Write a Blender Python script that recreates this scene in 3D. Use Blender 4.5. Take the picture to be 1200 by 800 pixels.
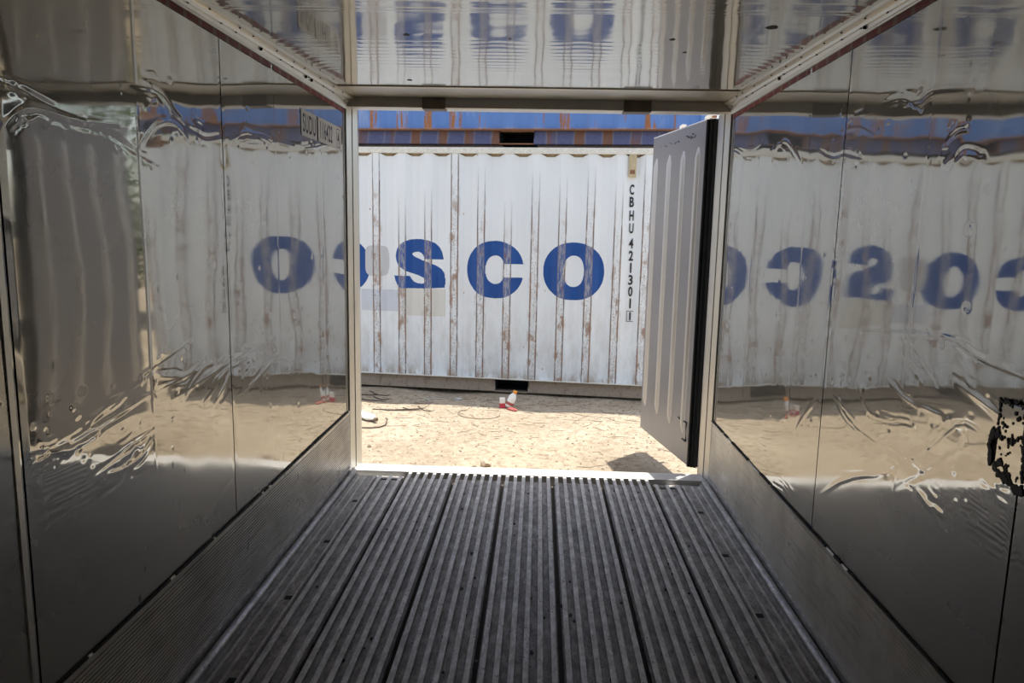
import bpy, bmesh, math, random
import numpy as np
from mathutils import Vector, Matrix

scene = bpy.context.scene
for _o in list(bpy.data.objects):
    bpy.data.objects.remove(_o)

# ------------------------------------------------------------------ camera
cam_d = bpy.data.cameras.new('camera')
cam = bpy.data.objects.new('camera', cam_d)
scene.collection.objects.link(cam)
cam_d.sensor_width = 36.0
cam_d.lens = 853.353 * 36.0 / 1200.0
cam_d.clip_start = 0.02
_r = Vector((0.9991, 0.0380, 0.0203)); _f = Vector((-0.0345, 0.9881, -0.1502))
_r.normalize(); _f = (_f - _r * _f.dot(_r)).normalized(); _u = _r.cross(_f)
cam.matrix_world = Matrix(((_r.x, _u.x, -_f.x, 0.0369), (_r.y, _u.y, -_f.y, 0.0),
                           (_r.z, _u.z, -_f.z, 1.5377), (0, 0, 0, 1)))
scene.camera = cam

# ------------------------------------------------------------------ sky, sun, exposure
SUN_TRAVEL = Vector((-0.12, -0.129, -1.0)).normalized()
SUN_ELEV = math.asin(-SUN_TRAVEL.z)
world = bpy.data.worlds.new('world'); scene.world = world
world.use_nodes = True
_nt = world.node_tree; _nt.nodes.clear()
_sky = _nt.nodes.new('ShaderNodeTexSky'); _sky.sky_type = 'NISHITA'
_sky.sun_disc = False; _sky.sun_elevation = SUN_ELEV
_sky.sun_rotation = math.atan2(-SUN_TRAVEL.x, -SUN_TRAVEL.y)
_sky.dust_density = 2.0
_bg = _nt.nodes.new('ShaderNodeBackground'); _bg.inputs['Strength'].default_value = 0.16
_wo = _nt.nodes.new('ShaderNodeOutputWorld')
_hs = _nt.nodes.new('ShaderNodeHueSaturation'); _hs.inputs['Saturation'].default_value = 0.62   # hazy pale sky
_nt.links.new(_sky.outputs[0], _hs.inputs['Color']); _nt.links.new(_hs.outputs[0], _bg.inputs['Color']); _nt.links.new(_bg.outputs[0], _wo.inputs['Surface'])

sun_d = bpy.data.lights.new('sun', 'SUN'); sun = bpy.data.objects.new('sun', sun_d)
scene.collection.objects.link(sun)
sun_d.energy = 3.6; sun_d.angle = math.radians(0.53); sun_d.color = (1.0, 0.955, 0.88)
sun.rotation_euler = SUN_TRAVEL.to_track_quat('-Z', 'Y').to_euler()
sun.location = (3, 9, 14)

scene.view_settings.view_transform = 'Standard'
scene.view_settings.look = 'None'
scene.view_settings.gamma = 1.0
scene.view_settings.use_curve_mapping = False
scene.view_settings.exposure = 0.92
scene.cycles.use_denoising = True
scene.cycles.max_bounces = 14
scene.cycles.diffuse_bounces = 7
scene.cycles.glossy_bounces = 10
scene.cycles.sample_clamp_indirect = 12.0

rng = np.random.default_rng(7)
random.seed(5)

# ------------------------------------------------------------------ material helpers
class NT:
    def __init__(self, name):
        self.m = bpy.data.materials.new(name); self.m.use_nodes = True
        self.t = self.m.node_tree
        self.b = self.t.nodes['Principled BSDF']
    def node(self, typ, **kw):
        n = self.t.nodes.new(typ)
        for k, v in kw.items():
            if k in n.inputs.keys() if isinstance(k, str) else False:
                n.inputs[k].default_value = v
            else:
                setattr(n, k, v)
        return n
    def link(self, a, b): self.t.links.new(a, b)
    def coord(self, kind='Object', scale=(1, 1, 1), loc=(0, 0, 0)):
        tc = self.t.nodes.new('ShaderNodeTexCoord'); mp = self.t.nodes.new('ShaderNodeMapping')
        mp.inputs['Scale'].default_value = scale; mp.inputs['Location'].default_value = loc
        self.link(tc.outputs[kind], mp.inputs['Vector']); return mp.outputs[0]
    def noise(self, vec, scale=5.0, detail=4.0, rough=0.6):
        n = self.t.nodes.new('ShaderNodeTexNoise')
        n.inputs['Scale'].default_value = scale; n.inputs['Detail'].default_value = detail
        n.inputs['Roughness'].default_value = rough
        self.link(vec, n.inputs['Vector']); return n.outputs['Fac']
    def voro(self, vec, scale=5.0, feature='F1', out='Distance'):
        n = self.t.nodes.new('ShaderNodeTexVoronoi'); n.feature = feature
        n.inputs['Scale'].default_value = scale
        self.link(vec, n.inputs['Vector']); return n.outputs[out]
    def rng(self, v, a, b, c=0.0, d=1.0, smooth=False):
        n = self.t.nodes.new('ShaderNodeMapRange')
        n.clamp = True
        if smooth: n.interpolation_type = 'SMOOTHSTEP'
        n.inputs[1].default_value = a; n.inputs[2].default_value = b
        n.inputs[3].default_value = c; n.inputs[4].default_value = d
        self.link(v, n.inputs[0]); return n.outputs[0]
    def math(self, op, a, b=0.0, c=0.0):
        n = self.t.nodes.new('ShaderNodeMath'); n.operation = op
        for i, v in enumerate((a, b, c)):
            if isinstance(v, (int, float)): n.inputs[i].default_value = v
            else: self.link(v, n.inputs[i])
        return n.outputs[0]
    def mix(self, f, a, b):
        n = self.t.nodes.new('ShaderNodeMix'); n.data_type = 'RGBA'
        if isinstance(f, (int, float)): n.inputs[0].default_value = f
        else: self.link(f, n.inputs[0])
        for s, v in ((6, a), (7, b)):
            if isinstance(v, tuple): n.inputs[s].default_value = (*v[:3], 1)
            else: self.link(v, n.inputs[s])
        return n.outputs[2]
    def sep(self, vec):
        n = self.t.nodes.new('ShaderNodeSeparateXYZ'); self.link(vec, n.inputs[0]); return n.outputs
    def bump(self, h, strength=0.3, dist=0.01):
        n = self.t.nodes.new('ShaderNodeBump'); n.inputs['Strength'].default_value = strength
        n.inputs['Distance'].default_value = dist
        self.link(h, n.inputs['Height']); self.link(n.outputs[0], self.b.inputs['Normal'])
    def set(self, **kw):
        names = dict(color='Base Color', rough='Roughness', metal='Metallic', spec='Specular IOR Level')
        for k, v in kw.items():
            i = self.b.inputs[names[k]]
            if isinstance(v, tuple): i.default_value = (*v[:3], 1)
            elif isinstance(v, (int, float)): i.default_value = v
            else: self.link(v, i)
        return self

def plain(name, color, rough=0.6, metal=0.0, var=0.25, scale=20.0):
    n = NT(name); c = n.coord()
    f = n.noise(c, scale, 5, 0.65)
    d = tuple(max(0.0, x * (1 - var)) for x in color); l = tuple(min(1.0, x * (1 + var * 0.6)) for x in color)
    n.set(color=n.mix(n.rng(f, 0.3, 0.7), d, l), rough=n.rng(f, 0.2, 0.8, max(0.02, rough - 0.06), min(1, rough + 0.08)), metal=metal)
    return n.m

def stainless(name, col, rough, smudge=0.06, stretch=(1, 1, 1), specks=True):
    n = NT(name); c = n.coord(scale=stretch); c0 = n.coord()
    f = n.noise(c, 1.7, 5, 0.6); g = n.noise(c0, 11.0, 4, 0.7)
    base = n.mix(n.rng(f, 0.3, 0.75), tuple(x * 0.90 for x in col), col)
    base = n.mix(n.rng(g, 0.55, 0.8, 0, 0.16), base, (0.34, 0.31, 0.26))
    if specks:
        v = n.voro(n.coord(scale=(1, 1.0, 0.6), loc=(3.1, 1.7, 0.4)), 11.0)
        h = n.noise(n.coord(loc=(5, 2, 8)), 2.6, 2, 0.5)
        s = n.math('MULTIPLY', n.rng(v, 0.045, 0.11, 1, 0), n.rng(h, 0.54, 0.60))
        base = n.mix(n.math('MULTIPLY', s, 0.75), base, (0.05, 0.045, 0.04))
        sc = n.noise(n.coord(scale=(1, 3, 22), loc=(2, 9, 1)), 2.5, 6, 0.75)
        base = n.mix(n.rng(sc, 0.66, 0.74, 0, 0.18), base, (0.12, 0.11, 0.10))
    rr = n.math('ADD', n.rng(g, 0.35, 0.8, rough, rough + smudge), n.rng(f, 0.4, 0.8, 0, smudge * 0.6))
    if specks:   # roughness raised low down at the deeper end, blurring the mirrored floor bars
        rr = n.math('ADD', rr, n.math('MULTIPLY', n.rng(n.sep(c0)[2], 0.86, 0.40, 0.0, 0.34, True), n.rng(n.sep(c0)[1], 3.5, 1.9, 0.0, 1.0, True)))
    n.set(color=base, metal=0.92 if specks else 0.96, rough=rr)
    if name in ('wall_steel', 'ceiling_steel'):         # rough lobe mixed in, a fine haze veiling the mirror reflections
        b2 = n.t.nodes.new('ShaderNodeBsdfPrincipled'); b2.inputs['Metallic'].default_value = 1.0; b2.inputs['Roughness'].default_value = 0.42
        n.link(base, b2.inputs['Base Color'])
        mx = n.t.nodes.new('ShaderNodeMixShader'); out = n.t.nodes['Material Output']
        n.link(n.rng(f, 0.3, 0.7, 0.15, 0.25) if specks else n.rng(f, 0.3, 0.7, 0.16, 0.24), mx.inputs[0])
        n.link(n.b.outputs[0], mx.inputs[1]); n.link(b2.outputs[0], mx.inputs[2]); n.link(mx.outputs[0], out.inputs['Surface'])
    return n.m

M = {}
M['wall_steel'] = stainless('wall_steel', (0.475, 0.458, 0.415), 0.024, 0.035)
M['ceiling_steel'] = stainless('ceiling_steel', (0.72, 0.695, 0.62), 0.045, 0.05, specks=False)
M['door_steel'] = stainless('door_steel', (0.36, 0.348, 0.35), 0.30, 0.10, specks=False); M['door_steel'].node_tree.nodes['Principled BSDF'].inputs['Metallic'].default_value = 0.15
M['rib_steel'] = stainless('rib_steel', (0.74, 0.71, 0.67), 0.30, 0.10, specks=False); M['rib_steel'].node_tree.nodes['Principled BSDF'].inputs['Metallic'].default_value = 0.15
M['trim_steel'] = stainless('trim_steel', (0.72, 0.69, 0.61), 0.32, 0.10, specks=False)
M['frame_steel'] = stainless('frame_steel', (0.70, 0.675, 0.62), 0.28, 0.10, specks=False); M['frame_steel'].node_tree.nodes['Principled BSDF'].inputs['Metallic'].default_value = 0.6
M['bracket'] = plain('bracket_brown', (0.22, 0.19, 0.155), 0.5, 0.3)
M['dark'] = plain('joint_dark', (0.02, 0.019, 0.017), 0.8)
M['foam'] = plain('insulated_core', (0.16, 0.15, 0.13), 0.85)
M['outer_white'] = plain('outer_white_paint', (0.70, 0.71, 0.70), 0.45, 0, 0.12, 4)
M['gasket'] = plain('black_rubber', (0.012, 0.013, 0.015), 0.42, 0, 0.3, 9)
M['white_rod'] = plain('galvanised_rod', (0.78, 0.74, 0.68), 0.5, 0, 0.12)

def kick_mat(name='kick_aluminium', ribbed=False):
    n = NT(name); c = n.coord(scale=(1, 1, 1)); f = n.noise(c, 3.2, 6, 0.65)
    st = n.noise(n.coord(scale=(1, 0.6, 9)), 6, 4, 0.6)
    col = n.mix(n.rng(f, 0.35, 0.7), (0.56, 0.525, 0.45), (0.88, 0.84, 0.76))
    col = n.mix(n.rng(st, 0.54, 0.72, 0, 0.5), col, (0.24, 0.21, 0.17))
    if ribbed:      # dirt caught in the grooves between the fine ribs
        z = n.sep(n.coord())[2]
        t = n.math('FRACT', n.math('DIVIDE', n.math('SUBTRACT', z, 0.035), 0.33 / 26))
        gr = n.math('MULTIPLY', n.rng(t, 0.50, 0.58), n.rng(z, 0.366, 0.362))
        col = n.mix(n.math('MULTIPLY', gr, n.rng(st, 0.3, 0.6, 0.7, 0.95)), col, (0.10, 0.085, 0.065))
    n.set(color=col, metal=0.3, rough=n.rng(f, 0.3, 0.7, 0.42, 0.24)); return n.m
M['kick'] = kick_mat(); M['kick_ribbed'] = kick_mat('kick_aluminium_ribbed', True); M['joint_brown'] = plain('joint_brown', (0.13, 0.11, 0.09), 0.7)

def floor_mat(name, light, dark, rough, metal, amount):
    n = NT(name); f = n.noise(n.coord('Generated', scale=(1, 1, 1)), 3, 2, 0.5)
    g = n.t.nodes.new('ShaderNodeNewGeometry')
    mp = n.t.nodes.new('ShaderNodeMapping'); mp.inputs['Scale'].default_value = (1, 0.35, 1)
    n.link(g.outputs['Position'], mp.inputs['Vector'])
    a = n.noise(mp.outputs[0], 38, 7, 0.8)
    mp2 = n.t.nodes.new('ShaderNodeMapping'); n.link(g.outputs['Position'], mp2.inputs['Vector'])
    b = n.noise(mp2.outputs[0], 3.2, 4, 0.6); s = n.voro(mp2.outputs[0], 42.0)
    h = n.noise(mp2.outputs[0], 7.0, 2, 0.5)
    col = n.mix(n.rng(a, 0.43, 0.60), dark, light)
    col = n.mix(n.rng(b, 0.42, 0.72, 0, amount), col, tuple(x * 0.55 for x in dark))
    sp = n.math('MULTIPLY', n.rng(s, 0.10, 0.2, 1, 0), n.rng(h, 0.5, 0.56))
    col = n.mix(n.math('MULTIPLY', sp, 0.8), col, (0.02, 0.018, 0.016))
    n.set(color=col, metal=metal, rough=n.rng(a, 0.3, 0.7, rough + 0.15, rough)); return n.m
M['bar'] = floor_mat('worn_bar', (0.95, 0.94, 0.92), (0.62, 0.605, 0.58), 0.42, 0.15, 0.3)
M['channel'] = floor_mat('dirty_channel', (0.56, 0.545, 0.53), (0.27, 0.26, 0.25), 0.46, 0.0, 0.4)
M['edge_rail'] = floor_mat('edge_rail', (0.66, 0.65, 0.645), (0.38, 0.37, 0.36), 0.36, 0.6, 0.3)
M['sill'] = plain('sill_aluminium', (0.80, 0.79, 0.77), 0.45, 0.35, 0.1)

def tape_mat():
    n = NT('red_line_tape'); y = n.sep(n.coord())[1]
    t = n.math('PINGPONG', y, 0.055)
    f = n.noise(n.coord(), 25, 4, 0.6)
    col = n.mix(n.rng(t, 0.040, 0.044), (0.26, 0.022, 0.03), (0.30, 0.13, 0.12))
    col = n.mix(n.rng(f, 0.5, 0.75, 0, 0.6), col, (0.12, 0.05, 0.045))
    n.set(color=col, rough=0.5); return n.m
M['tape'] = tape_mat()
M['sticker'] = plain('sticker_vinyl', (0.90, 0.90, 0.88), 0.5, 0, 0.06, 8)
M['ink'] = plain('black_lettering', (0.018, 0.018, 0.020), 0.5)
M['sealant'] = plain('black_sealant', (0.014, 0.013, 0.012), 0.6, 0, 0.5, 30)

CORR_P, CORR_0 = 0.2865, -0.1617          # corrugation pitch and the centre of one outer crest

def painted(name, base, kind):
    """weathered container paint: rust and bare steel along the crest edges, grime low down"""
    n = NT(name); c = n.coord(); s, d, z = n.sep(c)
    # distance from the nearest crest centre
    u = n.math('PINGPONG', n.math('ADD', s, -CORR_0 + 10 * CORR_P), CORR_P / 2)
    # pingpong over half a pitch: 0 at crest centre, P/2 in the valley
    tall = n.coord(scale=(1, 1, 0.16)); n1 = n.noise(tall, 46, 5, 0.7); n2 = n.noise(n.coord(scale=(1, 1, 0.35), loc=(4, 0, 2)), 9, 5, 0.65)
    n3 = n.noise(n.coord(loc=(7, 3, 1)), 60, 4, 0.7)
    big = n.noise(n.coord(scale=(1, 1, 0.5), loc=(1, 5, 3)), 2.2, 3, 0.5)
    col = n.mix(n.rng(big, 0.3, 0.7), base, tuple(x * 0.93 for x in base))
    if kind == 'white':
        idx = n.math('FLOOR', n.math('ADD', n.math('DIVIDE', n.math('ADD', s, -CORR_0 + 10 * CORR_P), CORR_P), 0.5))
        wn = n.t.nodes.new('ShaderNodeTexWhiteNoise'); wn.noise_dimensions = '1D'; n.link(idx, wn.inputs['W'])
        zz = n.math('ADD', z, n.math('MULTIPLY', n.math('SUBTRACT', wn.outputs['Value'], 0.5), 0.9))
        low = n.rng(zz, 2.25, 1.15, 0.0, 1.0); lower = n.rng(z, 1.3, 0.2, 0.0, 1.0)
        wob = n.math('MULTIPLY', n.math('SUBTRACT', n2, 0.5), 0.028)
        uu = n.math('ADD', u, wob)
        face = n.rng(uu, 0.040, 0.030)
        edge = n.math('SUBTRACT', n.rng(uu, 0.047, 0.039), n.rng(uu, 0.033, 0.026))
        edge2 = n.math('SUBTRACT', n.rng(n.math('ADD', u, n.math('MULTIPLY', wob, 0.25)), 0.046, 0.040), n.rng(n.math('ADD', u, n.math('MULTIPLY', wob, 0.25)), 0.034, 0.028))
        # grime splashed up from the ground
        col = n.mix(n.math('MULTIPLY', lower, n.rng(n2, 0.4, 0.7, 0.0, 0.55)), col, (0.40, 0.385, 0.34))
        col = n.mix(n.math('MULTIPLY', n.math('MULTIPLY', face, low), n.rng(n1, 0.44, 0.62, 0, 0.65)), col, (0.46, 0.445, 0.44))
        spots = n.math('MULTIPLY', n.math('MULTIPLY', face, low), n.rng(n3, 0.56, 0.62, 0, 0.9))
        col = n.mix(spots, col, (0.15, 0.115, 0.095))
        hair = n.math('MULTIPLY', n.math('MULTIPLY', edge2, n.rng(zz, 2.45, 1.9, 0.0, 1.0)), n.rng(n1, 0.36, 0.48, 0.35, 1.0))
        col = n.mix(hair, col, (0.12, 0.10, 0.095))
        rust = n.math('MULTIPLY', n.math('MULTIPLY', edge, low), n.rng(n2, 0.46, 0.55, 0, 0.95))
        rc = n.mix(n.rng(n3, 0.35, 0.65), (0.20, 0.10, 0.062), (0.36, 0.225, 0.145))
        col = n.mix(rust, col, rc)
        big2 = n.math('MULTIPLY', n.math('MULTIPLY', n.rng(u, 0.07, 0.03), low), n.rng(n.noise(n.coord(scale=(1, 1, 0.5), loc=(2, 8, 6)), 7.5, 4, 0.6), 0.535, 0.60, 0, 0.8))
        col = n.mix(big2, col, rc)
        v = n.math('MULTIPLY', n.rng(n.voro(n.coord(scale=(1, 1, 0.8)), 5.5), 0.035, 0.07, 1, 0), n.rng(big, 0.46, 0.56))
        col = n.mix(n.math('MULTIPLY', v, 0.9), col, (0.34, 0.17, 0.06))
        v2 = n.rng(n.voro(n.coord(scale=(1, 1, 0.7), loc=(3, 0, 5)), 13.0), 0.03, 0.05, 1, 0)
        col = n.mix(n.math('MULTIPLY', v2, n.math('MULTIPLY', low, 0.6)), col, (0.16, 0.13, 0.11))
        col = n.mix(n.math('MULTIPLY', n.rng(z, 0.26, 0.14), n.rng(n2, 0.45, 0.6, 0, 0.7)), col, (0.30, 0.22, 0.13))
    else:
        patch = n.noise(n.coord(scale=(1, 1, 0.12), loc=(9.3, 0, 4)), 2.6, 5, 0.75)
        rc = n.mix(n.rng(n3, 0.3, 0.7), (0.22, 0.085, 0.04), (0.40, 0.19, 0.08))
        near = n.rng(u, 0.075, 0.055, 0.0, 1.0)
        rust = n.math('MULTIPLY', n.rng(patch, 0.51, 0.55), near)
        col = n.mix(rust, col, rc)
        pale = n.rng(n.noise(n.coord(scale=(1, 1, 0.2), loc=(1, 1, 8)), 5, 4, 0.6), 0.58, 0.68, 0, 0.45)
        col = n.mix(n.math('MULTIPLY', pale, n.math('SUBTRACT', 1.0, rust)), col, (0.42, 0.50, 0.66))
        col = n.mix(n.math('MULTIPLY', n.rng(z, 0.172, 0.150), 0.8), col, (0.40, 0.22, 0.14))
    n.set(color=col, rough=0.55, spec=0.3)
    return n.m
M['white_paint'] = painted('weathered_white_paint', (0.80, 0.845, 0.875), 'white')
M['blue_paint'] = painted('weathered_blue_paint', (0.125, 0.245, 0.56), 'blue')

def rail_mat(name, base, rust, thr, streaks):
    n = NT(name); c = n.coord(); s, d, z = n.sep(c)
    f = n.noise(n.coord(scale=(1, 1, 0.3)), 14, 5, 0.7); g = n.noise(n.coord(), 40, 4, 0.7)
    col = n.mix(n.rng(g, 0.35, 0.7), base, tuple(x * 0.75 for x in base))
    if streaks:
        u = n.math('PINGPONG', n.math('ADD', s, -CORR_0 + 10 * CORR_P), CORR_P / 2)
        uu = n.math('ADD', u, n.math('MULTIPLY', n.math('SUBTRACT', f, 0.5), 0.05))
        band = n.math('MULTIPLY', n.rng(uu, 0.090, 0.097), n.rng(n.noise(n.coord(scale=(1, 1, 0)), 2.0, 2, 0.5), 0.40, 0.5))
        col = n.mix(n.math('MULTIPLY', band, 0.92), col, rust)
        halo = n.math('MULTIPLY', n.rng(uu, 0.072, 0.092), n.rng(uu, 0.10, 0.092))
        col = n.mix(n.math('MULTIPLY', halo, 0.5), col, (0.22, 0.21, 0.23))
    col = n.mix(n.rng(f, thr, thr + 0.08, 0, 0.8), col, rust)
    n.set(color=col, rough=0.6, spec=0.25); return n.m
M['brown_rail'] = rail_mat('dirty_bottom_rail', (0.34, 0.27, 0.20), (0.20, 0.145, 0.10), 0.55, False)
M['blue_rail'] = rail_mat('blue_bottom_rail', (0.10, 0.11, 0.21), (0.17, 0.08, 0.042), 0.7, True)
M['cream_rail'] = rail_mat('cream_top_rail', (0.78, 0.77, 0.70), (0.30, 0.17, 0.10), 0.66, False)
M['rust'] = plain('rusty_steel', (0.24, 0.12, 0.065), 0.8, 0, 0.4, 30)
M['scallop_shade'] = plain('scallop_shade_tan', (0.40, 0.31, 0.21), 0.7, 0, 0.3, 12)  # tan colour stands in for the shade under the top rail
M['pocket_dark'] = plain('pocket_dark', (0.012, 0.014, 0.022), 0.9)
M['vent'] = plain('olive_vent', (0.50, 0.42, 0.27), 0.6, 0, 0.15, 30)

def letter_mat():
    n = NT('blue_lettering'); s, d, z = n.sep(n.coord())
    u = n.math('PINGPONG', n.math('ADD', s, -CORR_0 + 10 * CORR_P), CORR_P / 2)
    n1 = n.noise(n.coord(scale=(1, 1, 0.2)), 46, 5, 0.72); n2 = n.noise(n.coord(scale=(1, 1, 0.4), loc=(4, 0, 2)), 9, 5, 0.65)
    face = n.rng(n.math('ADD', u, n.math('MULTIPLY', n.math('SUBTRACT', n2, 0.5), 0.03)), 0.040, 0.032)
    col = n.mix(n.rng(n.noise(n.coord(), 5, 3, 0.6), 0.3, 0.7), (0.012, 0.068, 0.27), (0.018, 0.088, 0.33))
    worn = n.mix(n.rng(n1, 0.4, 0.6), (0.22, 0.24, 0.30), (0.44, 0.43, 0.44))
    worn = n.mix(n.rng(n2, 0.55, 0.62, 0, 0.85), worn, (0.30, 0.15, 0.09))
    col = n.mix(n.math('MULTIPLY', face, n.rng(n1, 0.38, 0.56, 0.1, 0.75)), col, worn)
    edge2 = n.math('SUBTRACT', n.rng(u, 0.042, 0.038), n.rng(u, 0.035, 0.031))
    col = n.mix(n.math('MULTIPLY', edge2, n.rng(n1, 0.35, 0.5, 0.2, 0.8)), col, (0.20, 0.17, 0.17))
    n.set(color=col, rough=0.5, spec=0.3); return n.m
M['letter'] = letter_mat()
def patch_mat(name, c):
    return painted(name, c, 'white')
M['repaint_grey'] = patch_mat('repaint_grey', (0.56, 0.58, 0.60))
M['repaint_cream'] = patch_mat('repaint_cream', (0.68, 0.69, 0.65))
M['repaint_blue'] = patch_mat('repaint_pale_blue', (0.60, 0.65, 0.73))

def dirt_mat():
    n = NT('dry_dirt'); c = n.coord()
    a = n.noise(c, 1.3, 6, 0.6); b = n.noise(c, 16, 6, 0.72); g = n.noise(c, 70, 4, 0.7)
    v = n.voro(n.coord(loc=(2, 2, 0)), 34.0)
    col = n.mix(n.rng(a, 0.3, 0.7), (0.335, 0.275, 0.20), (0.46, 0.395, 0.295))
    col = n.mix(n.rng(b, 0.48, 0.66, 0, 0.85), col, (0.235, 0.175, 0.115))
    col = n.mix(n.rng(b, 0.44, 0.30, 0, 0.5), col, (0.52, 0.455, 0.35))
    col = n.mix(n.rng(g, 0.58, 0.68, 0, 0.8), col, (0.13, 0.10, 0.07))
    lines = n.noise(n.coord(scale=(0.5, 2.6, 1), loc=(3, 3, 0)), 12, 6, 0.75)
    col = n.mix(n.rng(lines, 0.58, 0.68, 0, 0.7), col, (0.17, 0.125, 0.085))
    h = n.noise(n.coord(loc=(8, 1, 0)), 4, 3, 0.5)
    col = n.mix(n.math('MULTIPLY', n.rng(v, 0.16, 0.24, 1, 0), n.rng(h, 0.5, 0.6, 0, 0.6)), col, (0.18, 0.135, 0.095))
    n.set(color=col, rough=0.95, spec=0.1)
    n.bump(n.math('ADD', n.math('MULTIPLY', b, 0.6), n.math('MULTIPLY', g, 0.4)), 0.6, 0.015)
    return n.m
M['dirt'] = dirt_mat()
M['pebble'] = plain('pebble', (0.26, 0.20, 0.145), 0.9, 0, 0.5, 3)
M['stone'] = plain('pale_stone', (0.50, 0.40, 0.30), 0.9, 0, 0.3, 30)
M['twig'] = plain('dry_twig', (0.10, 0.075, 0.055), 0.9, 0, 0.4, 30)
M['wire_brown'] = plain('rusty_wire', (0.22, 0.165, 0.115), 0.8)
M['pale_twig'] = plain('pale_straw', (0.50, 0.45, 0.37), 0.9, 0, 0.25, 30)
M['plastic_white'] = plain('white_plastic', (0.85, 0.84, 0.80), 0.45, 0, 0.08, 30)
M['red'] = plain('red_print', (0.62, 0.045, 0.09), 0.5, 0, 0.2, 20)
M['dull_red'] = plain('faded_red', (0.42, 0.10, 0.08), 0.6, 0, 0.3, 30)
M['orange'] = plain('orange_cap', (0.85, 0.32, 0.04), 0.45, 0, 0.1)
M['leaf'] = plain('green_leaf', (0.10, 0.17, 0.035), 0.6, 0, 0.5, 2)
M['bark'] = plain('bark', (0.12, 0.085, 0.06), 0.9, 0, 0.4)

# ------------------------------------------------------------------ geometry helpers
COL = scene.collection
def tag(o, label=None, cat=None, group=None, kind=None):
    if label: o['label'] = label
    if cat: o['category'] = cat
    if group: o['group'] = group
    if kind: o['kind'] = kind
    return o
def empty(name, loc=(0, 0, 0), rz=0.0, parent=None):
    o = bpy.data.objects.new(name, None); COL.objects.link(o)
    o.empty_display_size = 0.1
    o.location = loc; o.rotation_euler = (0, 0, rz)
    if parent: o.parent = parent
    return o
class MB:
    def __init__(self): self.v = []; self.f = []; self.mi = []; self.cur = 0
    def add(self, vs, fs):
        n = len(self.v); self.v += [tuple(p) for p in vs]
        self.f += [tuple(i + n for i in q) for q in fs]; self.mi += [self.cur] * len(fs)
        return self
    def box(self, x0, x1, y0, y1, z0, z1):
        vs = [(x, y, z) for x in (x0, x1) for y in (y0, y1) for z in (z0, z1)]
        return self.add(vs, [(0, 1, 3, 2), (4, 6, 7, 5), (0, 4, 5, 1), (2, 3, 7, 6), (0, 2, 6, 4), (1, 5, 7, 3)])
    def prism(self, prof, a, b, axis='y'):
        """closed 2D profile swept from a to b; axis y: profile (x,z); axis x: (y,z); axis z: (x,y)"""
        k = len(prof)
        def p(q, t):
            return {'y': (q[0], t, q[1]), 'x': (t, q[0], q[1]), 'z': (q[0], q[1], t)}[axis]
        vs = [p(q, a) for q in prof] + [p(q, b) for q in prof]
        fs = [(i, (i + 1) % k, k + (i + 1) % k, k + i) for i in range(k)]
        fs += [tuple(range(k))[::-1], tuple(range(k, 2 * k))]
        return self.add(vs, fs)
    def tube(self, path, r, n=8, cap=True):
        path = [Vector(p) for p in path]; rings = []; k = len(path)
        rr = r if isinstance(r, (list, tuple)) else [r] * k
        t0 = (path[1] - path[0]).normalized(); ref = Vector((0, 0, 1)) if abs(t0.z) < 0.9 else Vector((1, 0, 0))
        base = len(self.v); vs = []
        for i, p in enumerate(path):
            t = (path[min(i + 1, k - 1)] - path[max(i - 1, 0)]).normalized()
            a = t.cross(ref)
            if a.length < 1e-4: a = t.cross(Vector((0, 1, 0)))
            a.normalize(); b = a.cross(t)
            for j in range(n):
                w = 2 * math.pi * j / n
                vs.append(p + (a * math.cos(w) + b * math.sin(w)) * rr[i])
        fs = [(i * n + j, i * n + (j + 1) % n, (i + 1) * n + (j + 1) % n, (i + 1) * n + j) for i in range(k - 1) for j in range(n)]
        if cap: fs += [tuple(range(n))[::-1], tuple((k - 1) * n + j for j in range(n))]
        return self.add(vs, fs)
    def lathe(self, prof, n=20, c=(0, 0, 0)):
        """prof: (radius, z) from bottom to top"""
        vs = []; k = len(prof)
        for r, z in prof:
            for j in range(n):
                w = 2 * math.pi * j / n
                vs.append((c[0] + r * math.cos(w), c[1] + r * math.sin(w), c[2] + z))
        fs = [(i * n + j, i * n + (j + 1) % n, (i + 1) * n + (j + 1) % n, (i + 1) * n + j) for i in range(k - 1) for j in range(n)]
        fs += [tuple(range(n))[::-1], tuple((k - 1) * n + j for j in range(n))]
        return self.add(vs, fs)
    def mesh(self, name, mats, smooth=False, bevel=0.0, seg=2, recalc=True):
        me = bpy.data.meshes.new(name); me.from_pydata(self.v, [], self.f)
        mats = mats if isinstance(mats, (list, tuple)) else [mats]
        for m in mats: me.materials.append(m)
        if len(mats) > 1: me.polygons.foreach_set('material_index', self.mi)
        if recalc or bevel:
            bm = bmesh.new(); bm.from_mesh(me)
            if recalc: bmesh.ops.recalc_face_normals(bm, faces=bm.faces)
            if bevel:
                es = [e for e in bm.edges if len(e.link_faces) == 2 and e.calc_face_angle(0) > 0.6]
                bmesh.ops.bevel(bm, geom=es, offset=bevel, segments=seg, affect='EDGES', profile=0.5)
            bm.to_mesh(me); bm.free()
        if smooth: me.shade_smooth() if smooth is True else me.shade_smooth()
        if smooth == 'auto':
            me.set_sharp_from_angle(angle=math.radians(35))
        me.update(); return me
    def build(self, name, mats, parent=None, smooth=False, bevel=0.0, seg=2, recalc=True):
        o = bpy.data.objects.new(name, self.mesh(name, mats, smooth, bevel, seg, recalc)); COL.objects.link(o)
        if parent: o.parent = parent
        return o
def struct(o, label, cat=None):
    o['kind'] = 'structure'; o['label'] = label
    if cat: o['category'] = cat
    return o
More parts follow.
